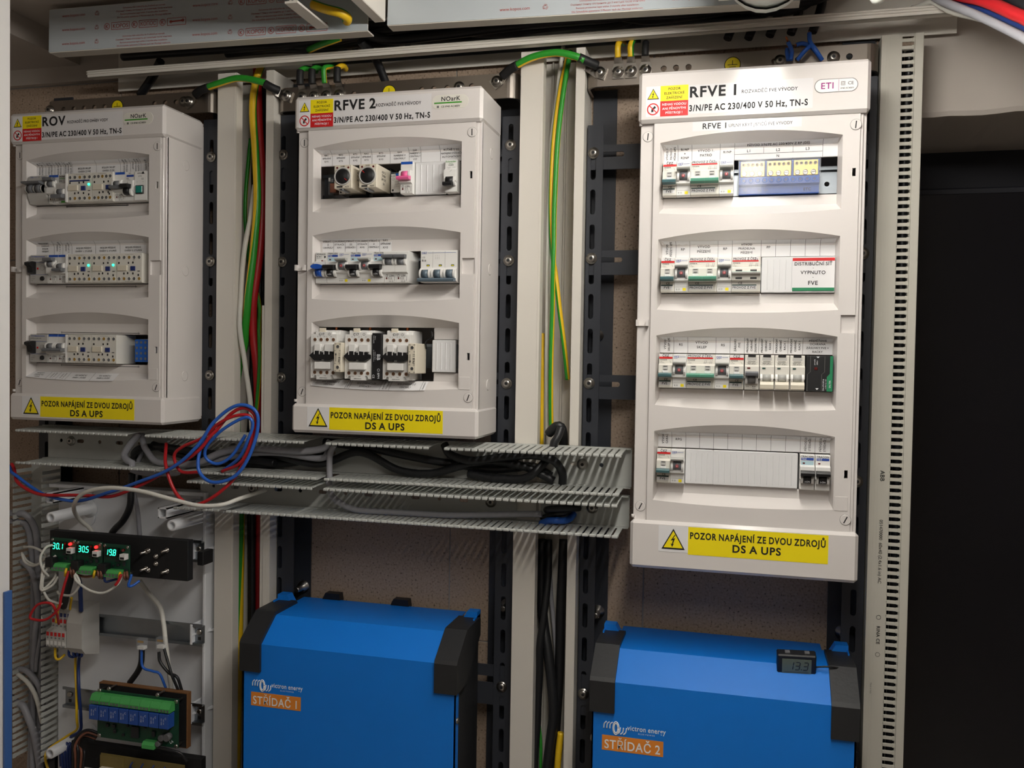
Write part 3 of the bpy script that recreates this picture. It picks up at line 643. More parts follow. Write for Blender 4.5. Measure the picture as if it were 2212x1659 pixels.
def provoz(enc, row, m, where, midpos=False):
    t = dev('changeover_switch', enc, row, m, f'two-pole changeover switch with PROVOZ Z ČEZu sticker, {where}', 'switch')
    body(t, 36, 'device'); y = 3
    b = MB(); b.quad(.8, 33, 18.2, 22, y, 'paper', .3); b.quad(.8, 33, 16.4, 18.2, y, 'red', .35); o = b.obj('red_sticker', t); k = MB(); k.text('PROVOZ Z ČEZu', 17, 20, 2.9, y, 'ink', b=1, off=.45, mw=31); k.obj('lettering', o)
    b = MB(); b.quad(.8, 31, -18.8, -14.2, y, 'paper', .3); b.quad(.8, 31, -14.2, -12.8, y, 'dark_green_bar', .35); o = b.obj('green_sticker', t); k = MB(); k.text('PROVOZ Z FVE', 15.8, -16.5, 2.9, y, 'ink', b=1, off=.45, mw=29); k.obj('lettering', o)
    k = MB(); k.text('EVOSVK', 1.6, 14.6, 1.6, y, 'ink', 'l', 1)
    for i, s_ in enumerate(('S 40', '4P 400V~', '10 kVA 50Hz')): k.text(s_, 1.6, 12.4 - i * 1.6, .9, y, 'ink_grey', 'l')
    for a in (22, 24, 29, 31): k.line((a, 10), (a + 1.2, 15), .3, y, 'ink_grey')
    k.line((21, 11.4), (33, 11.4), .25, y, 'ink_grey'); k.text('CE', 11, -10.9, 2.8, y, 'ink', b=1); k.obj('lettering', t)
    for a in (5, 23):
        b = MB()
        if midpos: b.box(a, a + 8, -3.4, -2.9, 3.6, 5.6, 'black'); b.box(a, a + 8, -3.4, -2.9, -6.4, -4, 'black')
        else: b.box(a, a + 7.4, -3.4, -2.9, -1.5, 7.4, 'device_grey'); b.box(a + 1, a + 6.4, -3.6, -3, 5.8, 6.6, 'black'); b.box(a + 1.4, a + 6, -4.4, -3, 2.4, 3.4, 'ink_grey'); b.box(a - .2, a + 7.6, -5, -3, -2.6, .6, 'device_white', .4)
        b.obj('window', t)
    for a in (.3, 17.8):
        b = MB()
        if midpos: b.prism([(-3, 3.2), (-10, 2.8), (-11, 1.6), (-10, .4), (-3, .1)], 'x', a, a + 17.5, 'device_white'); b.box(a, a + 17.5, -10.6, -9.9, 1.8, 2.6, 'knob_green')
        else: b.prism([(-3, -2.2), (-11, -3), (-12, -4.2), (-11.5, -6.8), (-3, -8.4)], 'x', a, a + 17.4, 'knob_green')
        b.obj('toggle', t)
    return t
def tracon(enc, row, m, where, up_=False, rating='B2', plain=False):
    t = dev('circuit_breaker', enc, row, m, f'blue-banded breaker with black toggle, {where}', 'breaker')
    body(t, 18, 'device_white'); y = 3
    b = MB(); b.quad(1.6, 16.6, 15.4, 18.4, y, 'ink_blue', .3); b.quad(1.4, 16.6, 7, 14.4, y, 'light_blue' if not plain else 'device_white', .3); b.box(3.5, 6.2, y - .6, y, 10.8, 12.4, 'led_dim'); o = b.obj('band', t)
    k = MB(); k.text('TRACON', 9, 20.2, 2.3, y, 'ink', b=1, mw=15); k.text('TDZ', 2, 16.9, 2, y, 'ink_white', 'l', 1, off=.45); k.text(rating, 1.8, 5.6, 1.9, -2.6, 'ink_grey', 'l', 1); k.text('230/400V~', 11.5, 6.1, 1, -2.6, 'ink_grey'); k.text('EN60898', 11.5, 4.5, 1, -2.6, 'ink_grey'); k.obj('lettering', t)
    b = MB(); drum(b, 4.4, 13.4, -7, 6.4, -8, 'black'); b.prism([(-3, 3.2), (-13, 2.6), (-14.5, .6), (-13.5, -2.6), (-5, -4.2)], 'x', .6, 17.2, 'black'); o = b.obj('toggle', t)
    k = MB(); k.text('I-ON', 8.9, -10.4, 2, -7.2, 'ink_white'); k.obj('lettering', o)
    cheeks(t, 1.2, 13.8, -13.6, -2.4, -1, d=5.5)
    return t
def lsn(enc, row, m, where, kind='up', rating='B 16', tg='knob_grey', band=None, wd=18, what='grey toggle'):
    t = dev('circuit_breaker', enc, row, m, f'LSN breaker with {what}, {where}', 'breaker')
    body(t, wd, 'device_white'); y = 3
    if band: b = MB(); b.quad(.4, wd - .5, 18.6, 22.2, y, 'knob_blue', .3); b.obj('blue_band', t)
    k = MB(); k.ring(3.4, -12.4, 1.9, .3, y, 'ink', 16); k.line((3.4, -14), (3.4, -11), .3, y, 'ink'); k.text('LSN', 10.6, -12.4, 2.6, y, 'ink', b=1); k.text(rating, 8.8, -15.6, 1.8, y, 'ink', b=1); k.text('3 230/400 V', 9, -17.6, 1, y, 'ink_grey'); k.text('CE', 8.5, -20, 1.6, y, 'ink'); k.ring(12.4, -20, 1, .25, y, 'ink', 12); k.line((15.6, -12), (15.6, -19.6), .35, y, 'ink'); k.obj('lettering', t)
    b = MB(); b.box(2.4, 4.4, y - .5, y, -17, -14.8, 'led_dim'); b.obj('indicator', t)
    b = MB()
    zd = 8 if kind != 'mid' else 4
    drum(b, 4.2, 13.6, zd - 1, 5.2, -7, tg)
    if kind == 'up': b.prism([(-3, 16.5), (-11, 16.4), (-12.5, 14.6), (-11.6, 12), (-4, 10.5)], 'x', .5, 17.3, tg)
    else: b.prism([(-3, zd - 3), (-11.4, zd - 4.4), (-12.6, zd - 6.6), (-11.6, zd - 8.6), (-3, zd - 8.8)], 'x', .2 if tg != 'knob_pink' else -1, 17.4, tg)
    b.obj('toggle', t); cheeks(t, 1, 14.2, zd - 6.5, zd + 5, -2, d=5)
    return t
def schneider(enc, row, m, where):
    t = dev('circuit_breaker', enc, row, m, f'slim breaker with green print and a black toggle, {where}', 'breaker'); body(t, 18, 'device_white'); y = 3
    k = MB(); k.text('Schneider', 8.8, 20, 2.4, y, 'ink_green', b=1, mw=15.5); k.text('Electric', 8.8, 17.2, 1.3, y, 'ink_green'); k.text('iC60N', 8.8, 15, 1.8, y, 'ink', b=1); k.line((3, 12), (8, 12), .3, y, 'ink_grey'); k.line((11, 12), (15, 12), .3, y, 'ink_grey'); k.text('B16', 4, 9.6, 1.5, y, 'ink_grey', 'l'); k.line((9, 4.6), (12, 7), .3, -3, 'ink_grey'); k.obj('lettering', t)
    b = MB(); drum(b, 3.6, 13.8, -7.5, 6, -7, 'black'); b.prism([(-3, -9), (-12, -10.6), (-13, -13), (-12, -15.4), (-3, -15)], 'x', 1.5, 14.5, 'black'); b.obj('toggle', t); cheeks(t, 1, 14, -14, -1.4, -1, d=4)
def oez3(enc, row, m, where):
    t = dev('circuit_breaker', enc, row, m, f'three-pole breaker with slate toggles switched down, {where}', 'breaker'); body(t, 54, 'device_white', [(44, 22.3), (3, 22.3), (2, 21), (2, -2), (-3, -5), (-3, -20), (3, -22), (44, -22.3)]); y = 2
    k = MB(); k.text('OEZ', 1.5, 19, 2.6, y, 'ink_blue', 'l', 1); k.line((10, 19), (52, 19), .35, y, 'ink_blue'); k.text('LTE', 2, 12.6, 2, y, 'ink_grey', 'l'); k.text('B16', 2, 8.4, 2.6, y, 'ink', 'l', 1)
    for i in (18, 36): k.line((i, -2), (i, 21), .2, y, 'ink_grey')
    for a in (22, 24.5, 27): k.text('1', a, 15, 1.4, y, 'ink_grey'); k.line((a, 10), (a, 13.4), .2, y, 'ink_grey')
    k.obj('lettering', t)
    for i in range(3):
        b = MB(); b.box(18 * i + 9, 18 * i + 13.4, y - .5, y, .3, 2.6, 'dark_green_bar'); b.box(18 * i + 9.6, 18 * i + 12.8, y - .7, y, .6, 1.6, 'yellow'); b.obj('indicator', t)
        b = MB(); drum(b, 18 * i + 4.4, 18 * i + 13.2, -10.8, 6.2, -8, 'knob_slate'); b.obj('toggle', t); cheeks(t, 18 * i + 1, 18 * i + 14, -17.6, -4, -2, d=6)
    b = MB(); b.prism([(-3, -17), (-12, -17.4), (-13.6, -19.4), (-12.6, -22), (-3, -21.8)], 'x', .4, 53.4, 'knob_slate'); b.obj('toggle_bar', t)
def rcbo(enc, row, m, where, on=True, ind='dark_green_bar'):
    t = dev('residual_current_breaker', enc, row, m, f'slim PEP breaker {"with a grey toggle" if not on else "with pale ribbed toggle"}, {where}', 'breaker')
    body(t, 18, 'device'); y = 3
    b = MB(); b.box(4, 13.6, y - .6, y, 19.6, 22.4, 'black', .2); b.quad(3, 14.6, 15.4, 19.2, y, 'device_grey', .2); b.obj('clip', t)
    k = MB(); k.text('NOARK', 8.8, 14, 1.3, y, 'ink', b=1, sx=1.3); k.text('PEP-6PJm', 8.8, 11.4, 1.9, y, 'ink', mw=12); k.line((2.2, 9.8), (15.4, 9.8), .2, y, 'ink_grey'); k.line((2.2, 12.9), (15.4, 12.9), .2, y, 'ink_grey')
    if not on: k.text('B 16', 12, -18, 1.4, y, 'ink', b=1); k.text('6000', 4, -18, 1.3, y, 'ink_grey'); k.text('30mA', 12, -20.4, 1.2, y, 'ink_grey')
    k.obj('lettering', t)
    b = MB(); b.box(3, 7.2, -2.2 if False else y - .6, y, 9.6, 9.7, 'device'); b.box(3, 7, -3.5, -3, 4.6, 6.4, 'led_dim' if not on else 'dark_green_bar'); b.obj('indicator', t)
    b = MB()
    if on:
        drum(b, 4, 13.4, -6.6, 4.8, -8, 'knob_light'); b.prism([(-3, -11), (-10, -11.6), (-12.4, -15), (-11.6, -20), (-3, -21)], 'x', .6, 17, 'cream'); cheeks(t, .8, 14, -12.4, -1.6, -2, d=6)
    else:
        drum(b, 4, 13.4, -9, 5, -6, 'ink_grey'); b.prism([(-3, 1), (-10.6, 1.4), (-13, -.6), (-12, -3.6), (-4, -5.4)], 'x', .8, 17, 'knob_grey'); cheeks(t, 1, 14, -14.6, -3, 0, d=4)
    b.obj('toggle', t)
def blanks(enc, row, m0, m1, where, n):
    ex, ez = EO[enc]; w_ = (m1 - m0) * 18
    t = thing('blanking_plate', (ex + MX(m0), 0, ez - 125 * row), f'ribbed white blanking plate, {where}', 'plate', 'blanking plates of the enclosures')
    MB().box(0, w_, 11, 16.6, -22.6, 22.6, 'blank', .8).obj('plate', t)
    for i in range(1, n): MB().box(w_ * i / n - .5, w_ * i / n + .5, 10.2, 11.2, -19, 19, 'blank', .3).obj('rib', t)
    return t
# ---- RFVE 1
for r, nm in enumerate(('PŮDA UPS', 'PŘÍZEMÍ UPS', 'SKLEP UPS', 'GARÁŽ')):
    cez(1, r, 0, f'below the {nm} label')
    oez(1, r, 1, f'below the {("R1NP + R2NP", "first RP", "first RS", "RPG")[r]} label', 'B 25' if r < 3 else 'B 25')
provoz(1, 0, 2, 'below VÝVOD 1. PATRO'); oez(1, 0, 4, 'beside the blue terminal block')
provoz(1, 1, 2, 'below VÝVOD PŘÍZEMÍ'); oez(1, 1, 4, 'below the second RP label'); provoz(1, 1, 5, 'standing in middle position below PRÁDELNA', True)
provoz(1, 2, 2, 'below VÝVOD SKLEP'); oez(1, 2, 4, 'below the second RS label'); cez(1, 2, 5, 'below ZÁSUVKY FVE')
rcbo(1, 2, 6.05, 'below ZÁSUVKY FVE protector label', False); rcbo(1, 2, 7.08, 'beside the grey-toggle one'); rcbo(1, 2, 8.1, 'between two of its kind'); rcbo(1, 2, 9.13, 'beside the black surge protector')
t = blanks(1, 1, 7.05, 12, 'below the PP label in RFVE 1', 12)
b = MB(); b.quad(38, 88.5, -20.5, 21, 10.4, 'paper', .4); b.quad(38, 88.5, 17.2, 21, 10.4, 'red', .6); b.quad(38, 88.5, -20.5, -16.6, 10.4, 'green_bar', .6); o = b.obj('notice_sticker', t)
k = MB()
for s_, z, h in (('DISTRIBUČNÍ SÍŤ', 13.6, 4), ('-', 8.6, 3), ('VYPNUTO', 2.6, 4.2), ('-', -3, 3), ('FVE', -10.6, 5)): k.text(s_, 63, z, h, 10.4, 'ink', b=1, mw=46, off=.7)
k.obj('lettering', o)
blanks(1, 3, 2.03, 4, 'next to the RPG breaker in RFVE 1', 5); blanks(1, 3, 4, 9.85, 'wide, in the lowest row of RFVE 1', 14)
tracon(1, 3, 9.95, 'pale blue window, beside the blanking plates', rating='B40'); tracon(1, 3, 10.98, 'white window, ending the lowest row', rating='B40', plain=True)
# blue terminal block with clear cover
ex, ez = EO[1]
t = thing('terminal_block', (ex + MX(5.35), 0, ez), 'long blue terminal block with brass upper bars under a clear cover', 'terminal block', GRP[1])
W_ = 98
b = MB(); b.prism([(44, 21), (14, 21), (14, 1), (7, -1), (7, -10), (12, -12), (12, -22), (44, -22)], 'x', 0, W_, 'blue_plastic'); b.obj('base', t)
for i in range(3):
    b = MB(); b.box(2 + 32.5 * i, 31.5 + 32.5 * i, 11.5, 14.2, .8, 20, 'brass', .4); o = b.obj('busbar', t)
    for q in range(5): l_ = MB(); l_.lathe((5.5 + 32.5 * i + q * 5.6, 11.6, 15.8), (0, -1, 0), [(0, 2.3), (.5, 2.4), (.8, 1.9), (-.6, 1.5)], 'zinc', 12); l_.cyl((5.5 + 32.5 * i + q * 5.6, 11.8, 15.8), (0, -.5, 0), 1.5, 'black', 10); l_.obj('screw', o)
    for q in range(3): l_ = MB(); l_.lathe((6.5 + 32.5 * i + q * 9.6, 11.6, 4.6), (0, -1, 0), [(0, 3.4), (1, 3.4), (1.3, 2.8), (.6, 2.4)], 'steel', 14); l_.box(3.2 + 32.5 * i + q * 9.6 + 1.2, 3.2 + 32.5 * i + q * 9.6 + 5.4, 10.6, 10.9, 4.3, 4.9, 'black'); l_.obj('screw', o)
for q in range(11): l_ = MB(); l_.lathe((6 + q * 8.6, 7.1, -5), (0, -1, 0), [(0, 3.2), (.6, 3.2), (.9, 2.5), (.2, 2.3)], 'blue_bright', 14); l_.disc(6 + q * 8.6, -5, 2.2, 7, 'navy', 12); l_.obj('screw', t)
b = MB(); b.box(-1, W_ + 1, 4.2, 4.8, -22.4, 21.6, 'clear'); 
for a in (-1, 32, 64.5, W_ + .4): b.box(a, a + .7, 4, 14, -22.4, 21.6, 'clear')
b.obj('clear_cover', t)
k = MB(); k.text('CE', 8, -17, 3, 11.4, 'ink_grey'); k.text('400V 125A', 30, -17, 2, 11.4, 'ink_grey'); k.text('ETC', 84, -17, 3.4, 11.4, 'ink', b=1); k.obj('lettering', t)
t = dev('surge_protector', 1, 2, 10.2, 'black surge protector with a green edge below PŘEPĚŤOVÁ OCHRANA', 'surge protector')
body(t, 32.6, 'black', FLAT); b = MB(); b.prism([(28.4, 22.3), (31.8, 22.3), (31.8, -22.3), (25, -22.3), (25, -4), (28.4, 0)], 'y', .4, 20, 'green_bar'); o = b.obj('green_edge', t)
b = MB(); b.prism([(5, 22), (5.4, 22), (5.4, 2), (2, -1), (2, -22), (1.6, -22), (1.6, -1), (5, 2)], 'y', 1, .7, 'ink_grey'); b.prism([(22, 22), (22.4, 22), (22.4, 2), (19, -1), (19, -22), (18.6, -22), (18.6, -1), (22, 2)], 'y', 1, .7, 'ink_grey'); b.box(10, 13.6, .2, 1, 4.6, 8, 'led_dim', .3); b.obj('window', t)
k = MB(); k.text('porucha', 10, 14.4, 1.5, 1, 'ink_white', rot=90); k.text('defect', 13, 13.6, 1.5, 1, 'ink_white', rot=90); k.text('DA-275 DF16', 21, -14, 1.6, 1, 'ink_white', rot=90, b=1); k.text('In 20kA Up 1.3kV', 23.8, -13, 1.2, 1, 'ink_white', rot=90); k.text('SALTEK', 28.6, -13, 2, .4, 'ink_white', rot=90, off=.4)
k.prism([(12, 21.4), (16, 21.4), (14, 19.4)], 'y', 1, .6, 'ink_white'); k.prism([(11.6, -18.4), (15.6, -18.4), (13.6, -20.6)], 'y', 1, .6, 'ink_white'); k.obj('lettering', t)
# ---- RFVE 2, top row: relays and timers deep in the window
def relay(m, w_, label, clear=False, tabs=False):
    t = dev('plug_in_relay', 2, 0, m, label, 'relay')
    if clear:
        MB().box(0, w_, 27, 48, -16, 10, 'clear', .6).obj('case', t); MB().box(1.5, w_ - 1.5, 30, 46, -12, 2, 'copper', .5).obj('coil', t); MB().box(1, w_ - 5, 28, 46, 3, 8, 'zinc', .3).obj('contact', t)
        MB().box(.8, 3.6, 26.6, 27.2, 4, 9, 'device_white').obj('label', t)
    else:
        MB().box(0, w_, 22, 48, -16.5, 10, 'device_white', .6).obj('case', t)
        k = MB(); k.text('16 DC', 3.4, 7, 1.6, 22, 'ink', b=1); k.ring(3.4, 2.8, 1.8, .3, 22, 'ink', 12)
        for i, s_ in enumerate(('40.52.9.024', '8A 250V~', 'A1 A2')): k.text(s_, w_ / 2, -1.5 - i * 3, 1.1, 22, 'ink_grey', mw=w_ - 3)
        k.box(2, 4.4, 21.6, 22, -14.6, -12, 'ink'); k.obj('lettering', t)
        if tabs: MB().box(8, 17.5, 19.4, 22.2, 7, 10.4, 'blue_bright', .8).obj('test_lever', t)
    MB().box(-1, w_ + 1, 47, 60, -21, 21, 'black', .6).obj('socket', t)
relay(.35, 13, 'clear plug-in relay with a copper coil below the KA1 label', True)
relay(1.45, 15, 'pale plug-in relay behind the timer below the KA2 label')
relay(5.95, 20, 'white plug-in relay with a blue test lever below the KA4 label', False, True)
def timer(m, label, a):
    t = dev('timer_relay', 2, 0, m, label, 'timer')
    MB().box(0, 27, -16, 34, -16, 17, 'cream', .8).obj('case', t)
    b = MB(); b.lathe((13, -16, 1), (0, -1, 0), [(-.1, 13), (1.2, 12.8), (1.6, 11.4), (.8, 11)], 'device_grey', 24); b.obj('dial_rim', t)
    b = MB(); b.lathe((13, -15.8, 1), (0, -1, 0), [(-.1, 11), (1.2, 10.6), (2, 8), (3.6, 4), (4, 2)], 'black', 24); o = b.obj('dial', t)
    b = MB(); p = MB(); p.line((13, 1), (13 + 10 * math.cos(a), 1 + 10 * math.sin(a)), .8, -18, 'red', 1); p.obj('pointer', o)
    k = MB(); k.text('TIMER', 13, 15, 1.6, -16, 'ink', b=1); k.disc(4.6, 13.2, 1.5, -16, 'led_dim', 10); k.disc(21.6, 13.2, 1.5, -16, 'led_dim', 10); k.text('H3Y', 20, -13.6, 2.2, -16, 'ink', b=1); k.box(4, 13, -16.3, -16, -14.6, -12.6, 'ink')
    for i, (z, s_) in enumerate(((9, 'H3Y-2'), (4, 'TIMER'), (-1, '24V DC'), (-7, '5A'))):
        k.text(s_, 8, z, 3.2, 0, 'ink', b=1, xf=lambda u, v: (27.35, u, v), mw=22)
    k.obj('lettering', t)
    MB().box(9, 14, -16.8, 6, -18.6, -16.2, 'zinc', .3).obj('clip', t); MB().box(-.5, 27.5, 34, 60, -21, 21, 'black', .6).obj('socket', t)
timer(2.05, 'timer relay with its red dial pointer turned down', -.7)
timer(4.15, 'timer relay with its red dial pointer turned up', 2.4)
lsn(2, 0, 7.2, 'below the ZAP and VYP label', 'mid', 'C 2', 'knob_pink', True, what='pink toggle and blue band')
blanks(2, 0, 8.25, 10.75, 'beside the pink toggle in RFVE 2', 5); schneider(2, 0, 10.85, 'below the RUČNĚ Z DS label')
# ---- RFVE 2, second row
t = dev('circuit_breaker', 2, 1, .01, 'single-pole breaker with a bright blue toggle, at the end of the middle row', 'breaker'); body(t, 17.6, 'device_white')
k = MB(); k.text('SCHRACK', 8.6, 19.4, 2, 3, 'ink', b=1, mw=14.5); k.text('B 16/1', 1.6, 16, 1.9, 3, 'ink', 'l', 1); k.text('BM617116', 1.6, 13.4, 1.2, 3, 'ink_grey', 'l'); k.text('CE', 14, 9.4, 2, 3, 'ink'); k.prism([(13, 15.5), (14.4, 17.5), (15.8, 15.5), (14.4, 13.5)], 'y', 3, 2.6, 'ink'); k.obj('lettering', t)
MB().box(9, 11.4, 2.4, 3, 8.6, 10.8, 'led_dim').obj('indicator', t)
b = MB(); drum(b, 4, 13, -7, 6.4, -8, 'knob_blue'); n = 14; b.prism([(8.8 + 9 * math.cos(2 * math.pi * i / n), .2 + 3.6 * math.sin(2 * math.pi * i / n)) for i in range(n)], 'y', -14, -4, 'knob_blue', True); b.obj('toggle', t); cheeks(t, 1.2, 13.4, -13.6, -2.4, -1, d=5.5)
for m, kind, wh in ((1, 't', 'beside the blue toggle of RFVE 2'), (2, 'o', 'below ZE STŘÍDAČE'), (3, 't', 'between two red-marked breakers of RFVE 2'), (4, 'o', 'below the second Z CENTRÁLY label'), (5, 't', 'beside the LSN breakers of RFVE 2')):
    (tracon if kind == 't' else oez)(2, 1, m * .985 + .02, wh)
lsn(2, 1, 5.95, 'next to the KM3 breaker in RFVE 2'); lsn(2, 1, 6.95, 'at the dark gap in RFVE 2')
oez3(2, 1, 8.98, 'ending the middle RFVE 2 row')
# ---- RFVE 2, third row: contactors
def contactor(m, label, ldx=0):
    t = dev('contactor', 2, 2, m, label, 'contactor'); t.location.y = -.012; w_ = 40.5; z = -2
    MB().box(.5, w_ - .5, 14, 52, z - 33, z + 37, 'device_white', 1).obj('base', t)
    b = MB(); b.prism([(0, z + 31), (9, z + 31), (9, z + 34), (33, z + 34), (33, z + 31), (w_, z + 31), (w_, z - 32), (36, z - 32), (34.5, z - 28), (32, z - 28), (32, z - 34), (9, z - 34), (9, z - 28), (6, z - 28), (4, z - 32), (0, z - 32)], 'y', 2, 20, 'device_white'); b.obj('front', t)
    MB().box(8, 18, -4, 3, z + 6, z + 17, 'device_white', .5).obj('boss', t); MB().box(24, 38, -4, 3, z + 6, z + 17, 'device_white', .5).obj('boss', t); MB().box(9, 33, -5, 3, z - 19, z - 9, 'device_white', .5).obj('tag_holder', t)
    b = MB(); b.prism([(1, z), (9, z + 7), (17, z + 7), (17, z + 5), (24, z + 5), (24, z + 7), (32, z + 6), (40, z + 2), (40, z - 3), (32, z - 7), (24, z - 7), (24, z - 5), (17, z - 5), (17, z - 7), (9, z - 7)], 'y', -5, 3, 'black'); o = b.obj('indicator_slider', t)
    for a in (9, 17, 24, 32): MB().box(a - .5, a + .5, -5.2, -4.8, z + 2, z + 7, 'device_white').obj('notch', o)
    for zz_, s1_, s2_ in ((z + 23, ('1', '3', '5', '13'), ('L1', 'L2', 'L3', '')), (z - 24, ('2', '4', '6', '14'), ('T1', 'T2', 'T3', ''))):
        for i in range(4):
            l_ = MB(); x = 6.5 + i * 9.6; l_.lathe((x, 2, zz_), (0, -1, 0), [(0, 3.1), (.4, 3.1), (.4, 2.6), (-3, 2.4)], 'device_white', 14); l_.disc(x, zz_, 2.5, 1.95, 'rust', 12); l_.box(x - 1.6, x + 1.6, 1.3, 1.8, zz_ - .3, zz_ + .3, 'black'); l_.obj('terminal_screw', t)
    k = MB(); k.text('C17', 17 + ldx, z + 31, 3.2, 2, 'ink', b=1); k.ring(29, z + 31, 1.8, .4, 2, 'ink', 12)
    for i, s_ in enumerate(('L1', 'L2', 'L3')): k.text(s_, 11 + i * 10.4, z + 27.6, 1.4, 2, 'ink'); k.text(str(2 * i + 1), 4 + i * 10.4, z + 27.6, 1.4, 2, 'ink'); k.text('T%d' % (i + 1), 11.5 + i * 10.4, z - 28.6, 1.4, 2, 'ink'); k.text(str(2 * i + 2), 3 + i * 10.4, z - 28.6, 1.4, 2, 'ink')
    k.text('elektromont', 20, z - 31.6, 1.4, 2, 'ink', b=1); k.obj('lettering', t)
    MB().box(8, 18, 12, 14, z + 34, z + 40, 'cream', .3).obj('coil_tag', t)
    MB().cyl((21, 40, z + 32), (1.5, 0, 20), 2.2, 'copper', 10).obj('wire', t)
    return t
def aux(m, label, arrow):
    t = dev('auxiliary_contact_block', 2, 2, m, label, 'contact block'); z = -4; t.location.y = -.008
    MB().box(0, 11.5, -12, 30, z - 21, z + 21, 'cream', .8).obj('case', t)
    for q in (15, -14):
        l_ = MB(); l_.lathe((6, -12, z + q), (0, -1, 0), [(-.1, 2.9), (.4, 2.9), (.5, 2.4), (-.4, 2.2)], 'cream', 14); l_.disc(6, z + q, 2.3, -12, 'zinc', 12); l_.obj('terminal_screw', t)
    k = MB(); k.text('PKB 11', 8.6, z, 3, -12, 'ink', rot=90, b=1); s_ = 1 if arrow else -1; k.line((3.2, z - 6 * s_), (3.2, z + 4 * s_), .7, -12, 'ink'); k.prism([(2, z + 3 * s_), (4.4, z + 3 * s_), (3.2, z + 7 * s_)], 'y', -12, -12.4, 'ink')
    for zz_, a, c_ in ((19, '53', '54'), (9.5, '61', '62'), (-8.6, '62', '61'), (-19, '54', '53')): k.text(a, 2.6, z + zz_, 1.5, -12, 'ink', b=1); k.text(c_, 9.4, z + zz_, 1.5, -12, 'ink', b=1)
    k.obj('lettering', t)
contactor(.02, 'white three-pole contactor with an upward-arrow block on its side'); aux(2.29, 'cream auxiliary contact block with upward arrow beside the KM1 contactor', True)
contactor(2.98, 'white three-pole contactor between the arrow block and the black interlock')
t = dev('interlock_block', 2, 2, 5.34, 'black interlock block printed BB between two contactors', 'interlock'); z = -2; t.location.y = -.008
MB().box(0, 14.5, -5, 40, z - 33, z + 33, 'black', .8).obj('case', t)
k = MB(); k.text('BB', 10.4, z - 1, 5, -5, 'ink_white', rot=-90, b=1); k.text('EPM', 10.4, z - 27, 3, -5, 'ink_white', rot=-90, b=1); k.ring(10.4, z - 19, 2, .4, -5, 'ink_white', 14); k.text('CE', 3, z - 28, 3, -5, 'ink_white', rot=-90); k.text('Interlock type 2', 5.2, z + 1, 1.2, -5, 'ink_white', rot=-90); k.text('for contactors series C', 3, z + 1, 1.2, -5, 'ink_white', rot=-90); k.text('Made in', 5.2, z + 26, 1.2, -5, 'ink_white', rot=-90); k.text('Czech Republic', 3, z + 24, 1.2, -5, 'ink_white', rot=-90); k.obj('lettering', t)
contactor(6.2, 'white three-pole contactor with a downward-arrow block on its side', 2); aux(8.5, 'cream auxiliary contact block with downward arrow beside the KM3 contactor', False)
b = MB(); b.tube([(0, 0, 0), (2, -2, -9), (-7, -2, -16), (-8, 2, -26)], 1.1, 'black', 8); single(b, 'wire', (EO[2][0] + MX(9.7), 14, EO[2][1] - 250 + 36), 'thin black wire curving into the block beside the KM3 contactor', 'wire')
blanks(2, 2, 9.85, 11.75, 'beside the KM3 contactor in RFVE 2', 5)
# ---- ROV
def mini_contactor(row, m, label, led, blue_strip=False, wd=44.5):
    t = dev('contactor', 3, row, m, label, 'contactor')
    body(t, wd, 'device', [(44, 22.4), (-1, 22.4), (-2, 21.4), (-2, -21.4), (-1, -22.4), (44, -22.4)])
    hm = MB()
    for zz_ in (16, -16.5):
        for i in range(5):
            x = 4.4 + i * (wd - 9) / 4; l_ = MB(); l_.lathe((x, -2, zz_), (0, -1, 0), [(0, 3.0), (.35, 3.0), (.35, 2.5), (-2, 2.2)], 'device', 14); l_.disc(x, zz_, 2.4, -2.05, 'brass' if (i * 7 + int(zz_)) % 3 == 0 else 'zinc', 12); l_.obj('terminal_hole', t)
    MB().box(2, 19, -4, -1.5, -4.6, 4, 'cream', .4).obj('tag_plate', t)
    MB().box(25, 33, -3.4, -1.5, -4.4, 2.4, 'navy', .3).obj('indicator_slider', t)
    k = MB()
    for a, q in ((4, 7.6), (21, 7.6), (29, 8), (13, -8.6), (19.5, -8), (29, -8.6), (wd - 6, -11)): k.box(a - 1, a + 1, -2.4, -2, q - 1.5, q + 1.5, 'ink')
    k.text('GMC', 31, 12, 1.2, -2, 'ink_grey'); k.text('2/T1 4/T2 6/T3 22NC A2', wd / 2, -20.6, 1, -2, 'ink_grey', mw=40); k.text('1/L1 3/L2 5/L3 21NC A1', wd / 2, 20.4, 1, -2, 'ink_grey', mw=40); k.box(wd - 7.5, wd - 3.5, -2.4, -2, -5.6, -4.6, 'ink'); k.obj('print', t)
    if blue_strip: MB().box(3, wd - 4.5, -2.5, -2, 9.6, 11.6, 'navy').obj('blue_strip', t)
    if led:
        b = MB(); b.lathe((wd - 5.9, -2, 4.5), (0, -1, 0), [(0, 1.9), (1.2, 1.8), (2, .8)], 'led_green', 12); b.obj('lamp', t)
    return t
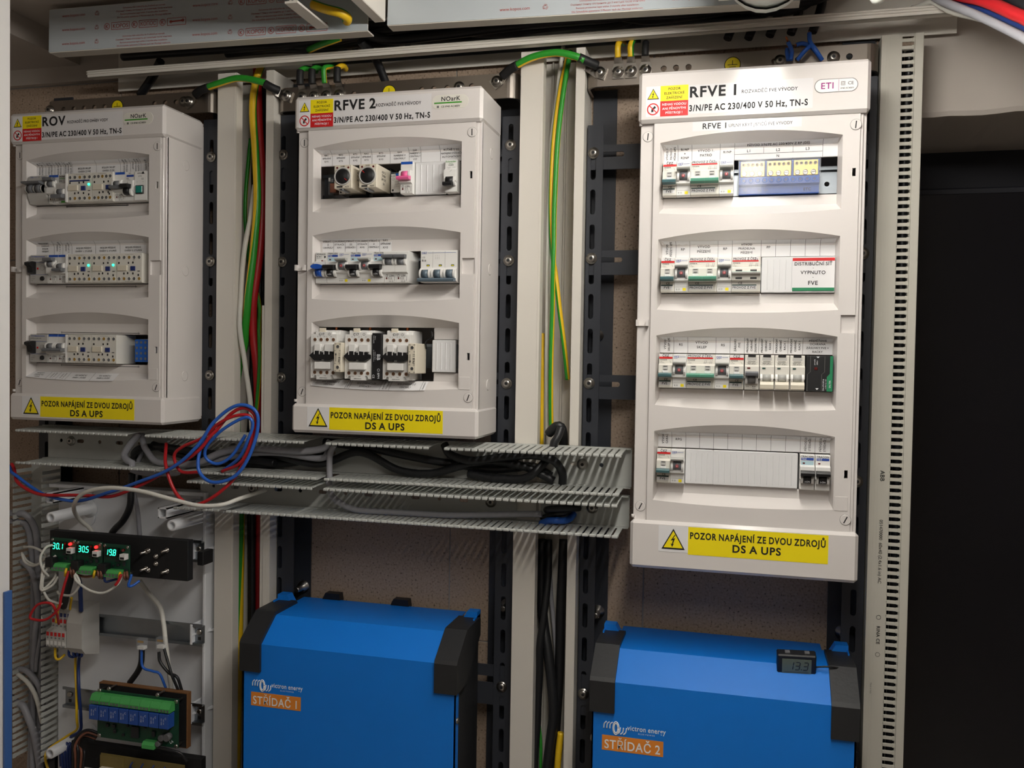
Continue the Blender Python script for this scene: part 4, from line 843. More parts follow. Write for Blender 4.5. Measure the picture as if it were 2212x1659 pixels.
def rccb(row, where):
    t = dev('residual_current_breaker', 3, row, .15, f'grey residual-current breaker with black toggle and test button, {where}', 'breaker'); wd = 33
    body(t, wd, 'device_grey', FLAT); y = 1
    k = MB(); k.text('NOARK', 2, 19.6, 1.8, y, 'ink_blue', 'l', 1); k.line((10, 19.4), (28, 19.4), .9, y, 'ink_blue'); k.text('Ex9CL-N 25A 0.03', 2, 15.8, 1.7, y, 'ink', 'l', mw=26); k.line((1, 10.8), (31, 10.8), .4, y, 'ink_blue'); k.line((1, -9), (31, -9), .4, y, 'ink_blue'); k.ring(23, 1.6, 4, .3, y, 'ink_grey')
    for i, s_ in enumerate(('In 25A IΔn', '230/400V', 'IP20')): k.text(s_.replace('Δ', 'd'), 2, -12 - i * 3, 1.3, y, 'ink_grey', 'l')
    k.obj('lettering', t); MB().box(13, 15.6, y - .5, y, -.6, 2.4, 'red').obj('indicator', t)
    b = MB(); b.lathe((23.4, y, -15), (0, -1, 0), [(0, 3.6), (2, 3.4), (2.4, 2.6)], 'black', 16); b.obj('test_button', t)
    b = MB(); b.prism([(1, 11.4), (-7, 11.6), (-13, 9.4), (-13, 6), (-8, 3), (-6, -6), (1, -8)], 'x', 1.5, 11, 'black'); b.obj('toggle', t)
    return t
t = dev('circuit_breaker', 3, 0, .0, 'grey two-pole breaker with a joined grey toggle below the STŘÍDAČE labels', 'breaker'); body(t, 35, 'device_grey', [(44, 22.3), (4, 22.3), (0, 20), (-2, 8), (-4, 0), (-2, -10), (3, -22), (44, -22.3)])
k = MB(); k.text('OEZ', 4, 19, 2, 0, 'ink_blue', 'l', 1); k.line((11, 19), (17, 19), .35, 0, 'ink_blue'); k.text('2M', 20, 19, 1.8, 0, 'ink_grey'); k.line((24, 19), (32, 19), .35, 0, 'ink_blue'); k.obj('lettering', t)
b = MB(); drum(b, 5, 14, 1, 6.5, -10, 'knob_grey'); drum(b, 20, 29, 1, 6.5, -10, 'knob_grey'); b.prism([(-4, 11.4), (-14, 11), (-16.5, 9.4), (-14, 7.4), (-4, 6)], 'x', -.5, 33, 'knob_grey'); b.obj('toggle', t)
for a in (1.6, 16.6, 30.5): cheeks(t, a, a, -6, 6, -4, d=6, wd=2.6)
lsn(3, 0, 2.0, 'below PŘÍVOD Z FVE', 'up', 'B 16', 'knob_grey', True, what='blue band and raised grey toggle')
t = dev('residual_current_breaker', 3, 0, 3.0, 'grey residual-current breaker with a green foot print below the BOJLER SKLEP protector label', 'breaker'); body(t, 18, 'device_grey')
k = MB(); k.text('NOARK', 2, 19.4, 1.8, 3, 'ink', 'l', 1); k.line((2, 16.4), (16, 16.4), .8, 3, 'ink_green'); k.text('B16', 2, 12.4, 1.8, 3, 'ink', 'l', 1); k.disc(13, 10.6, 1.3, 3, 'ink', 10)
for i in range(3): k.text('6kA 230V', 2, 7 - 2.6 * i, 1.2, -3 if i else 1, 'ink_grey', 'l')
k.obj('lettering', t); b = MB(); drum(b, 4.2, 13.6, -6, 5.4, -7, 'knob_grey'); b.prism([(-3, -9), (-11, -10.6), (-12.4, -13), (-11.4, -16), (-3, -16)], 'x', -2, 17, 'knob_grey'); b.obj('toggle', t); cheeks(t, 1, 14.2, -12, -1, -2); b = MB(); b.quad(5, 14, -21.4, -18.6, 3, 'ink_green'); b.obj('green_print', t)
mini_contactor(0, 4.2, 'white contactor with a lit green lamp below OHŘEV Z FVE', True, True); mini_contactor(0, 6.69, 'white contactor below OHŘEV Z DS', False, wd=37)
bx(dev('end_bracket', 3, 0, 4.0, 'narrow white end bracket beside the OHŘEV Z FVE contactor', 'bracket'), 'plate', 0, 3.2, -4, 40, -22, 22, m='device_white')
lsn(3, 0, 8.75, 'below PŘÍVOD Z DS', 'mid', 'B 16', 'knob_grey', True, what='blue band and lowered grey toggle')
t = dev('circuit_breaker', 3, 0, 9.75, 'slim white breaker with a blue printed bar and black toggle below SIGNALIZACE', 'breaker'); body(t, 18, 'device_white')
k = MB(); k.text('AC', 8.8, 20, 2, 3, 'ink', b=1); k.quad(2.6, 15.4, 14.4, 17.6, 3, 'ink_blue'); k.text('BZ6', 2.6, 12, 1.6, 3, 'ink', 'l', 1); k.text('230/400V', 2.6, 9.8, 1.2, 3, 'ink_grey', 'l'); k.line((9, 1), (9, 6), .4, -3, 'ink'); k.obj('lettering', t)
b = MB(); drum(b, 4.2, 13.4, -8, 6, -8, 'black'); b.prism([(-3, 2), (-12, 1.6), (-13.4, -.6), (-12, -4), (-4, -5)], 'x', 2, 15.4, 'black'); b.obj('toggle', t); cheeks(t, 1, 14, -15, -3, -1)
t = dev('indicator_lamp', 3, 0, 10.78, 'white indicator module with a square teal lens below NAPĚTÍ Z FVE', 'indicator'); body(t, 21, 'device_white', FLAT)
k = MB(); k.text('ADELID', 9.6, 19, 1.8, 1, 'ink', b=1, mw=10); k.prism([(12.6, 18), (17.4, 18), (15, 22)], 'y', 1, .6, 'ink'); k.text('L7-01', 10, 14.6, 1.8, 1, 'ink'); k.text('CE', 14, 10.4, 2.4, 1, 'ink'); k.text('X1', 4.6, 6, 1.2, 1, 'ink_grey'); k.text('X2', 15, 6, 1.2, 1, 'ink_grey'); k.obj('lettering', t)
b = MB(); b.box(3, 16.5, -1.6, 1, -12.4, .4, 'black', .4); b.box(4.2, 15.3, -2.4, -1, -11.2, -.8, 'lens_green', .6); b.obj('lens', t)
rccb(1, 'in the middle row of ROV'); rccb(2, 'in the lowest row of ROV')
lsn(3, 1, 2.0, 'toggle up, beside a residual-current breaker', 'up', 'B 10', 'knob_grey', True, what='blue band'); lsn(3, 1, 3.0, 'toggle lowered, beside the end bracket of ROV', 'mid', 'B 10', 'knob_grey', True, what='blue band')
lsn(3, 2, 2.0, 'beside the lowest residual-current breaker', 'mid', 'B 10', 'knob_grey', True, what='blue band'); lsn(3, 2, 3.0, 'beside the AKU NÁDRŽ contactors', 'mid', 'B 10', 'knob_grey', True, what='blue band')
for r in (1, 2): bx(dev('end_bracket', 3, r, 4.0, f'narrow white end bracket in the {("", "middle", "lowest")[r]} row of ROV', 'bracket'), 'plate', 0, 3.2, -3, 40, -22, 22, m='device_white')
mini_contactor(1, 4.2, 'white contactor with lit green lamp beside the end bracket of the middle ROV row', True); mini_contactor(1, 6.69, 'white contactor with lit green lamp between two contactors of ROV', True); mini_contactor(1, 9.18, 'white contactor with unlit lamp at the end of the middle ROV row', False)
mini_contactor(2, 4.2, 'white contactor above the AKU NÁDRŽ OHŘEV 1. label', False); mini_contactor(2, 6.69, 'white contactor beside the dark gap in the lowest ROV row', False)
t = dev('terminal_block', 3, 2, 10.2, 'small bright blue neutral terminal block in the lowest row of ROV', 'terminal block'); MB().box(0, 32, 16, 44, -19, 16, 'blue_bright', 1).obj('base', t)
for i in range(4):
    for j in range(4): l_ = MB(); l_.lathe((4.5 + i * 7.6, 16, 11.5 - j * 8.4), (0, -1, 0), [(0, 2.9), (.4, 2.9), (.5, 2.3), (-1, 2.1)], 'blue_bright', 12); l_.disc(4.5 + i * 7.6, 11.5 - j * 8.4, 2.2, 15.9, 'zinc', 10); l_.obj('terminal_hole', t)

# ================================================================ slotted steel posts, earthing bars, trunking, slotted ducts
def strut(xc, x0, x1, z0, z1, back, bolts, label, wall):
    t = thing('slotted_steel_post', (xc, 98, z0), label, 'steel post', 'black slotted posts behind the enclosures')
    b = MB(); hz = []; z = z0 + 40
    while z < z1 - 25: hz.append((0, z - z0, 3.8, 18)); z += 50
    plate_holes(b, x0 - xc, x1 - xc, 0, z1 - z0, hz, 0, 2.5, 'strut', lambda u, v, t_: (u, t_, v))
    b.obj('slotted_flange', t)
    e = (x0 if back < 0 else x1) - xc
    MB().box(e - 1.2, e + 1.2, 2.5, 40, 0, z1 - z0, 'strut').obj('side_flange', t)
    MB().box(wall[0] - xc, wall[1] - xc, 37, 40, 0, z1 - z0 + 60, 'strut').obj('wall_flange', t)
    for bz in bolts: bolt(t, 0, -.2, bz - z0)
    return t
ZB = -1450
strut(-1280, -1296, -1262, ZB, 144, -1, (), 'black slotted post beside the white door, behind ROV', (-1300, -1262))
strut(-963.5, -978, -949.5, ZB, 140, 1, (80, -88, -272), 'black slotted post between ROV and the trunking with red cable', (-985, -949))
strut(-835, -839.8, -811, ZB, 140, -1, (78, -90, -273), 'black slotted post between the red cable trunking and RFVE 2', (-839, -800))
strut(-464.8, -478, -449.5, ZB, 119, 1, (77, -92.5, -274, -728), 'black slotted post between RFVE 2 and the trunking with three wires', (-498, -449.5))
strut(-341.5, -350, -327.5, ZB, 100, -1, (60, -91, -271, -725), 'black slotted post between the three-wire trunking and RFVE 1', (-349, -314))
strut(25, 10, 37, ZB, 146, 1, (-89, -395), 'black slotted post between RFVE 1 and the ABB duct', (-4, 38))
for xa, xb, nm in ((-347.5, 35, 'tall four-row'), (-839, -452, 'contactor-filled'), (-1290, -952, 'ROV')):
    for i, zc in enumerate((54, -97, -276)):
        b = MB(); L = xb - xa
        plate_holes(b, -17.5, 17.5, 0, L, [(0 + 4, 32, 3.6, 18), (4, L - 32, 3.6, 18)], 0, 3, 'strut', lambda u, v, t_: (v, t_, u))
        single(b, 'crossbar', (xa, 100.4, zc), f'{("upper", "middle", "lower")[i]} black steel crossbar behind the {nm} enclosure', 'crossbar', 'black crossbars behind the enclosures')
for xa, xb, zc, nm in ((-529, -452, -728, 'first'), (-347, -290, -728, 'second')):
    b = MB(); plate_holes(b, -30, 30, 0, xb - xa, [(8, (xb - xa) / 2, 5, 20)], 0, 3, 'strut', lambda u, v, t_: (v, t_, u)); single(b, 'crossbar', (xa, 100.4, zc), f'black slotted crossbar behind the {nm} inverter', 'crossbar', 'black crossbars behind the enclosures')
b = MB(); b.lathe((0, 0, 0), (0, -1, 0), [(0, 9), (1.5, 9), (1.6, 7), (6, 6.6), (6.2, 4.4), (12, 4.2), (12.6, 3)], 'steel', 6 * 3); single(b, 'anchor_nut', (-336.1, 134, -200.9), 'anchor nut on the black wall bar beside RFVE 1 with scraped paint', 'nut')
for p_, nm in (((-811.7, 110, -614.1), 'behind the first inverter beside its ear'), ((-468.6, 110, -615), 'beside the first inverter near the three-wire trunking'), ((-327.9, 110, -613), 'above the second inverter beside the trunking'), ((16.3, 110, -611.9), 'above the second inverter behind the thermometer')):
    b = MB(); b.lathe((0, 26, 0), (0, -1, 0), [(0, 10), (2, 10), (2.2, 8.5), (8, 8.4), (8.2, 5), (24, 4.8), (26, 3.4)], 'steel', 18); single(b, 'anchor_bolt', p_, f'protruding steel anchor bolt {nm}', 'bolt')
# ---- earthing bars
def earth_bar(x0, x1, z0, z1, holes, bolts, sticker, label):
    t = thing('earthing_bar', ((x0 + x1) / 2, 84, z0), label, 'earthing bar', 'steel earthing bars above the enclosures'); cx_ = (x0 + x1) / 2
    b = MB(); n = 6; R_ = 16; out = []; inn = []
    for i in range(n + 1): a = math.pi / 2 * i / n; out.append((x1 - cx_ - R_ + R_ * math.sin(a), R_ - R_ * math.cos(a))); inn.append((x1 - cx_ - R_ + (R_ - 4) * math.sin(a), R_ - (R_ - 4) * math.cos(a)))
    right = out + [(x1 - cx_, 50), (x1 - cx_ - 4, 50)] + inn[::-1]
    hz = sorted([(0, h - x0 - R_, 4.2, 4.2) for h in holes], key=lambda q: q[1]); zc = (z1 - z0) / 2
    plate_holes(b, -zc, zc, 0, x1 - x0 - 2 * R_, [(q[0] + 2, q[1], 4.2, 4.2) for q in hz], 0, 4, 'steel_bar', lambda u, v, t_: (v + x0 + R_ - cx_, t_, u + zc))
    for s_ in (1, -1):
        pl = [(p * s_, q) for p, q in right]; b.prism(pl, 'z', 0, z1 - z0, 'steel_bar')
    b.obj('bar', t)
    for bxx in bolts: bolt(t, bxx - cx_, -.1, zc + 2)
    q = MB(); q.disc(sticker - cx_, zc - 2 + 3, 11, 0, 'ink', 24, .3); q.disc(sticker - cx_, zc + 1, 10, 0, 'yellow', 24, .4); o = q.obj('earth_sticker', t)
    k = MB(); x = sticker - cx_
    for wd, z in ((13, 1), (9, -2), (5, -5)): k.line((x - wd / 2, zc + z), (x + wd / 2, zc + z), .8, 0, 'ink', .6)
    k.line((x, zc + 1), (x, zc + 7), .8, 0, 'ink', .6); k.obj('symbol', o)
    return t
def X84(px, py): return None
earth_bar(-840.5, -452, 142, 178, (-770, -710, -600, -581, -560, -522), (-541,), -652, 'steel earthing bar with four crimped lugs above RFVE 2')
earth_bar(-352, 38, 150, 185, (-243, -226, -209, -95, -65, -20, 0), (-88, -20), -150, 'steel earthing bar with blue wire ends in front, above the tall enclosure')
earth_bar(-1272, -950, 148, 182, (-1235, -1215, -1195, -1175, -1155, -1060, -1040, -1020, -985), (-1262, -1005), -1130, 'steel earthing bar with bent end above ROV')
# ---- vertical trunking
def trunk(x0, x1, label, step=None):
    t = thing('cable_trunking', ((x0 + x1) / 2, 140, -1450), label, 'trunking', 'white vertical cable trunking'); w_ = x1 - x0; H = 1655
    b = MB(); h = w_ / 2; plate_holes(b, -h, h, 0, H, [(4, 600, 1.8, 1.8), (4, 660, 3.2, 5)], -2, 0, 'pvc', lambda u, v, t_: (u, t_, v)); b.box(-h, -h + 2, -60, -2, 0, H, 'pvc'); b.box(h - 2, h, -60, -2, 0, H, 'pvc'); b.box(-12, -10, -8, -2, 0, H, 'pvc'); b.box(8, 10, -8, -2, 0, H, 'pvc'); b.obj('base', t)
    b = MB(); b.prism([(h, -62), (h - 13, -62), (h - 13, -58), (h - 11.5, -58), (h - 11.5, -60), (h, -60)], 'z', 0, H, 'pvc'); b.obj('lip', t)
    b = MB(); b.prism([(-h - .5, -62.5), (-h + 33, -62.5), (-h + 33, -45), (-h + 31.5, -45), (-h + 31.5, -61), (-h + 1, -61), (-h + 1, -50), (-h - .5, -50)], 'z', 0, H - (1 if step is None else 0), 'pvc'); b.box(-h + 29.6, -h + 30.2, -62.9, -62.4, 0, H, 'pvc'); b.obj('lid', t)
    if step is not None: MB().box(h - 17, h - 12.6, -62, -60, 0, step + 1450, 'pvc').obj('cut_lid', t)
    return t
trunk(-939, -841.5, 'white vertical trunking with the thick red cable inside', -160)
trunk(-445.5, -352.5, 'white vertical trunking with two yellow-green wires inside')
# ---- horizontal trunking under the ceiling
t = thing('cable_trunking', (-512, 128, 205), 'long open white horizontal trunking under the ceiling', 'trunking'); 
b = MB(); b.box(-650, 650, -2, 0, 0, 84, 'pvc'); b.box(-650, 650, -70, -58, 2, 4, 'pvc'); b.obj('base', t)
b = MB(); b.box(-653, 653, -72, -68, 2, 13, 'pvc', .6); b.box(-653, 653, -74, -72, 6, 7.4, 'pvc'); b.box(-653, 653, -74, -72, 9.6, 11, 'pvc'); b.box(-653, 653, -68.5, -62, 11.6, 13, 'pvc'); b.obj('lip', t)
b = MB(); hz = [(6, 20 + i * 22, 5 + 4 * (i % 4 == 3), 5 + 4 * (i % 4 == 3)) for i in range(22)]
b = MB(); plate_holes(b, -16, 16, 0, 520, hz, 0, 2, 'zinc', lambda u, v, t_: (v, t_, u)); single(b, 'perforated_strap', (-800, 123.4, 238), 'perforated steel strap inside the open horizontal trunking', 'strap')
# ---- trunking lids with printed protective film
mat('film', (190, 198, 203), .25, var=.03, scale=20, coat=.3)
TXT = ('Ochrannou fólii odstraňte do 3 měsíců po montáži.', 'Охранную пленку отстранить до 3 месяцев после монтажа.', 'Remove protective tape within 3 months after installation.', 'Die Schutzfolie spätestens 3 Monate nach der Montage entfernen.')
def kop_row(k, x, z, y):
    for i, s_ in enumerate(('KOPOS', 'КОПОС', '~~~~')):
        a = x + i * 48; k.ring(a, z, 5, .8, y, 'ink_red', 18); k.text('K', a, z, 5, y, 'ink_red', b=1)
        for dz in (-5.2, 5.2): k.line((a + 8, z + dz), (a + 39, z + dz), .7, y, 'ink_red')
        for dx in (8, 39): k.line((a + dx, z - 5.2), (a + dx, z + 5.2), .7, y, 'ink_red')
        if i < 2: k.text(s_, a + 23.5, z, 6, y, 'ink_red', mw=27)
        else: k.line((a + 12, z), (a + 36, z + 1), 2, y, 'ink_red'); k.ring(a + 14, z, 2.4, .8, y, 'ink_red', 12); k.ring(a + 34, z + 1, 2.4, .8, y, 'ink_red', 12)
def txt_block(k, x, z, y):
    for i, s_ in enumerate(TXT): k.text(s_, x + 70, z + 7 - 4.6 * i, 2.4, y, 'ink_red', mw=138)
def kop_www(k, x, zs, y):
    for z in zs: k.text('www.kopos.com', x, z, 4.2, y, 'ink_red', 'l', mw=46); k.text('♻', x + 62, z, 5, y, 'ink_red')
def lid(x0, x1, z0l, z0r, h, label, off):
    t = thing('film_covered_trunking', ((x0 + x1) / 2, -25, 0), label, 'trunking lid', 'film-covered trunking lids under the ceiling'); L = x1 - x0
    b = MB(); b.box(-L / 2, L / 2, 1, 3, 0, h, 'pvc', .4); b.box(-L / 2, L / 2, 3, 22, 0, 2, 'pvc'); b.box(-L / 2, L / 2, 3, 22, h - 2, h, 'pvc'); b.obj('lid', t)
    b = MB(); b.box(-L / 2, L / 2, 0, 1, 1, h - 1, 'film'); o = b.obj('protective_film', t)
    k = MB(); zs = (h - 12, h / 2, 12) if h < 80 else (h - 14, h / 2 + 2, 20, )
    x = -L / 2 + off; n = 0
    while x < L / 2 - 60:
        if n % 2 == 0: kop_www(k, x, zs, 0); x += 74
        else:
            if n % 4 == 1: txt_block(k, x, zs[0] - 2, 0); kop_row(k, x + 6, zs[1], 0); txt_block(k, x, zs[2] - 2, 0)
            else: kop_row(k, x + 6, zs[0], 0); txt_block(k, x, zs[1], 0); kop_row(k, x + 6, zs[2] - 2, 0)
            x += 152
        n += 1
    k.obj('print', o)
    ang = math.atan2(z0r - z0l, L); t.rotation_euler = (0, -ang, 0); t.location.z = ((z0l + z0r) / 2 + ZO) * S
lid(-1166, -640, 219, 212, 66, 'narrow trunking lid under grey film with red print, above ROV', 24)
lid(-611, -70, 217, 205, 73, 'wide trunking lid under grey film with red print, above RFVE 2', 160)
b = MB(); b.box(-8, 8, -1050, 0, 0, 66, 'pvc', 1); single(b, 'trunking_branch', (-620, -28, 221), 'white trunking piece running out from the wall between the two film-covered lids', 'trunking')  # unseen outer length added to keep lamp light off the left lid
b = MB(); b.prism([(-9, 0), (9, 0), (9, 3), (5, 5), (3, 3), (1, 3), (-1, 5), (-3, 3), (-9, 3)], 'y', -90, 0, 'pvc'); single(b, 'cover_strip', (-706.1, -28, 219.2), 'white ribbed cover strip lying across the film-covered lid gap', 'strip')
b = MB(); b.box(-190, 60, -40, 0, 0, 30, 'pvc', 3); single(b, 'conduit_box', (-700, -112, 244), 'flat box under the ceiling above the lid gap', 'box')
# ---- slotted wiring ducts
def fingers(t, n0, P, n, me):
    for i in range(n): link('finger', me, t, P(n0 + i))
fg = {}
def finger_mesh(flip):
    """one duct finger pointing out of the wall (-y), lip at its tip"""
    if flip not in fg:
        b = MB(); s_ = -1 if flip else 1
        b.add([(-3.4, 0, 0), (3.4, 0, 0), (3.4, -52, -2), (-3.4, -52, -2), (-3.4, 0, 1.3), (3.4, 0, 1.3), (3.4, -52, -.7), (-3.4, -52, -.7)], [(0, 3, 2, 1), (4, 5, 6, 7), (0, 1, 5, 4), (1, 2, 6, 5), (2, 3, 7, 6), (3, 0, 4, 7)], 'duct')
        b.add([(-3.4, -52, -2), (3.4, -52, -2), (4.1, -56, -2.4), (4.1, -66, -2.8), (-4.1, -66, -2.8), (-4.1, -56, -2.4)] + [(-3.4, -52, -.7), (3.4, -52, -.7), (4.1, -56, -1.1), (4.1, -66, -1.5), (-4.1, -66, -1.5), (-4.1, -56, -1.1)], [(0, 5, 4, 3, 2, 1), (6, 7, 8, 9, 10, 11)] + [(i, (i + 1) % 6, 6 + (i + 1) % 6, 6 + i) for i in range(6)], 'duct')
        zt = -5.4 if not flip else -2.6
        b.box(-4.1, 4.1, -70, -66, zt, zt + 4, 'duct', 1); fg[flip] = b.mesh('finger')
    return fg[flip]
def hduct(label, x0, x1, zt, zb, tops, bots, holes, screws):
    t = thing('slotted_duct', (x0, 76, (zt + zb) / 2), label, 'wiring duct', 'grey horizontal slotted ducts'); zm = (zt + zb) / 2; h = (zt - zb) / 2
    b = MB(); L = x1 - x0
    for a, c_ in ((x0, -441), (-405, x1)):
        b = MB(); hz = [(2, hx - a, 3, hl) for hx, hl in holes if a + 12 < hx < c_ - 12]
        plate_holes(b, -h, h, 0, c_ - a, hz, 0, 1.5, 'duct', lambda u, v, t_: (v + a - x0, t_ - 1, u)); b.obj('back_plate', t)
    b = MB(); b.box(0, L, -14, .5, h - 1.4, h, 'duct'); b.obj('upper_wall', t); b = MB(); b.box(0, L, -14, .5, -h, -h + 1.4, 'duct'); b.obj('lower_wall', t)
    for a, c_ in tops:
        n = int((c_ - a) / 10)
        for i in range(n): link('finger', finger_mesh(False), t, (a - x0 + 5 + i * 10, -5, h - 1.4))
    for a, c_ in bots:
        n = int((c_ - a) / 10)
        for i in range(n): link('finger', finger_mesh(True), t, (a - x0 + 5 + i * 10, -5, -h))
    for sx_ in screws: link('screw', bolt_mesh(), t, (sx_ - x0, -1, 2))
hduct('upper grey slotted duct running under ROV and RFVE 2', -1256, -275, -360.2, -416.3, [(-1254, -1036), (-1014, -744), (-711, -549), (-530, -276)], [(-1254, -722), (-713, -274)], [(-1230 + 38 * i, 3 + 4 * (i % 2)) for i in range(25)], (-1210, -905, -440, -345))
hduct('lower grey slotted duct running above the inverters', -964, -277, -427, -472.4, [(-940, -728), (-714, -278)], [(-963, -278)], [(-940 + 38 * i, 3 + 4 * (i % 2)) for i in range(17)], (-870, -480, -330))
vf = {}
def vduct(x0, x1, y0, y1, zt, zb, pitch, label, m):
    t = thing('slotted_duct', ((x0 + x1) / 2, y1, zb), label, 'wiring duct'); w_ = (x1 - x0) / 2
    MB().box(-w_, w_, -1.5, 0, 0, zt - zb, m).obj('back_plate', t)
    b = MB(); D = y1 - y0; hh = pitch * .27
    b.box(-.7, .7, -D + 6, -1, -hh, hh, m); b.box(-1.2, 1.2, -D, -D + 7, -hh - .7, hh + .7, m, .4); me = b.mesh('finger')
    for s_ in (-1, 1):
        n = int((zt - zb) / pitch)
        for i in range(n): link('finger', me, t, (s_ * (w_ - .8), 0, (i + .5) * pitch))
vduct(-1309, -1250, 55, 97, -432, -930, 11, 'grey vertical slotted duct full of grey cables beside the white door', 'duct')
# ---- slotted duct lying on its side at the niche
t = thing('slotted_duct', (64, 140, -1450), 'tall beige slotted duct printed ABB at the edge of the dark niche', 'wiring duct'); H = 1645
b = MB(); b.box(-24, 27, -6, 0, 0, H, 'duct_beige'); b.box(-24, -22, -52, 0, 0, H, 'duct_beige'); b.box(-24, 1, -53, -51.5, 0, H, 'duct_beige'); b.box(-18, -17.2, -53.4, -53, 0, H, 'duct_beige'); b.box(-14, -13.2, -53.4, -53, 0, H, 'duct_beige'); b.obj('body', t)
b = MB(); b.box(16.5, 27, -54.5, -51.5, 0, H, 'duct_beige', .6); b.box(25, 27, -52, 0, 0, H, 'duct_beige'); b.box(15.2, 16, -54, -51.5, 0, H, 'duct_beige'); b.obj('lid', t)
b = MB(); b.box(0, 16.5, -53, -51.6, -2.3, 2.3, 'duct_beige', .3); b.box(13, 16.5, -53.6, -51.6, -2.8, 2.8, 'duct_beige', .3); me = b.mesh('finger')
n = int(H / 9.6)
for i in range(n): link('finger', me, t, (0, 0, 4.8 + i * 9.6))
k = MB()
for z in (960, 465):
    k.text('ABB', -8.4, z + 105, 5.2, -53, 'ink', rot=-90, b=1); k.text('051470000  60x40 (2.4x1.6 in) AC', -8.4, z + 4, 4.2, -53, 'ink', rot=-90, mw=165); k.text('RINA CE', -8.4, z - 108, 4.2, -53, 'ink', rot=-90, b=1)
    for q in (-84, -134): k.ring(-8.4, z + q, 3, .5, -53, 'ink', 14)
    k.text('Made in Italy', -15.6, z - 180, 2, -53, 'ink_grey', rot=-90)
k.obj('lettering', t)
# ---- white door edge close to the camera
t = thing('cabinet_door', (-959.3, -320, -261), 'white cabinet door edge with blue foil strip, standing open beside ROV', 'door')
MB().box(-160, -3, -14, 14, -1230, 535, 'door_white', 3).obj('leaf', t)
b = MB(); b.box(-8, 0, -17, -13, -1230, 535, 'door_white', 1.5); b.obj('edge_profile', t)
b = MB(); b.box(-2.5, .4, 1, 12, -1230, -260, 'foil_blue', .5); b.obj('foil_strip', t)

# ================================================================ inverters
def inverter(cx, num, label):
    t = thing('inverter', (cx, 125, -1230), label, 'inverter', 'blue inverters below the enclosures'); W2 = 164; zz0 = 1230
    F = lambda y, z: (y - 125, z + zz0)
    zb = -1230 + 10
    b = MB(); b.prism([F(-20, zb), F(-20, -660), F(22, -628), F(97, -628), F(97, -630), F(22, -630), F(-18, -661), F(-18, zb)], 'x', -W2, W2, 'blue_case'); b.box(-W2 + 22, W2 - 32, -28, 0, -630 + zz0, -628 + zz0, 'blue_case')
    for s_ in (-1, 1): b.box(s_ * W2, s_ * (W2 - 2), -145, -131, zb + zz0, -664 + zz0, 'blue_case')
    b.obj('front_cover', t)
    b = MB(); b.prism([F(-8, zb), F(-8, -668), F(24, -640), F(97, -640), F(97, zb)], 'x', -W2 + 3, W2 - 3, 'corner'); b.box(-W2 + 26, W2 - 36, -28, -2, zb + zz0, -640 + zz0, 'corner'); b.obj('case', t)
    for s_ in (-1, 1):
        b = MB(); xa, xb = s_ * (W2 + 3), s_ * (W2 - 30)
        pr = [F(-25, -700), F(-25, -659), F(-22, -654), F(20, -623), F(26, -622.5), F(84, -622.5), F(88, -626), F(88, -650), F(20, -700)]
        b.prism(pr, 'x', xa, xb, 'corner'); b.obj('corner_guard', t)
        b = MB(); x0, x1 = s_ * W2, s_ * (W2 - 24)
        b.prism([(x0, -628 + zz0), (x0, -614 + zz0), (s_ * (W2 - 16), -614 + zz0), (x1, -628 + zz0)], 'y', -46, -28.5, 'blue_case'); b.box(x0, s_ * (W2 - 2), -60, -28.5, -650 + zz0, -620 + zz0, 'blue_case'); b.obj('mounting_ear', t)
        b = MB(); b.lathe((s_ * (W2 + .2), -40, -634 + zz0), (s_, 0, 0), [(-.5, 4.5), (1.5, 4.2), (2.4, 2.4)], 'steel', 12); b.obj('screw', t)
        b = MB(); b.lathe((s_ * (W2 + .2), -138, -740 + zz0), (s_, 0, 0), [(-.5, 4.5), (1.5, 4.2), (2.4, 2.4)], 'steel', 12); b.obj('screw', t)
    y = -145
    k = MB(); x = -W2 + 16; z = -719 + zz0
    for i in range(3): k.tube([(x + i * 4, y - .2, z - 3), (x + .6 + i * 4, y - .2, z + 3), (x + 3.6 + i * 4, y - .2, z + 6)], .8, 'ink_white', 6, 4)
    for rr in (6.4, 4.2):
        pts = [(x + 16 + rr * .62 * math.cos(a) , y - .2, z - 1.5 + (rr + 2) * math.sin(a)) for a in [2 * math.pi * i / 12 for i in range(13)]]; k.tube(pts, .8, 'ink_white', 6, 2)
    for i in range(3): k.tube([(x + 18 + i * 4, y - .2, z - 9), (x + 21 + i * 4, y - .2, z - 6), (x + 22 + i * 4, y - .2, z)], .8, 'ink_white', 6, 4)
    k.text('victron energy', x + 31, z + 1, 6.6, y, 'ink_white', 'l', 1, mw=50); k.text('B L U E  P O W E R', x + 56, z - 5.6, 1.7, y, 'ink_white', b=1, mw=33); k.obj('brand_print', t)
    b = MB(); b.quad(x - 2, x + 78, -751 + zz0, -731 + zz0, y, 'orange', .3); o = b.obj('name_sticker', t)
    k = MB(); k.text('STŘÍDAČ %d' % num, x + 38, -742.5 + zz0, 11.4, y, 'ink_white', b=1, mw=74, off=.5); k.obj('lettering', o)
    return t
inverter(-663.5, 1, 'blue inverter with black corner guards, below RFVE 2 without thermometer')
inverter(-146, 2, 'blue inverter with black corner guards carrying the small thermometer')
for x in (-757, -640):
    b = MB(); b.prism([(-16, 0), (16, 0), (14, 12), (-10, 12)], 'y', 0, 14, 'black'); single(b, 'cable_clip', (x, 122, -630), f'black clip behind the first inverter, {"beside its anchor bolt" if x < -700 else "near the tile joint"}', 'clip')
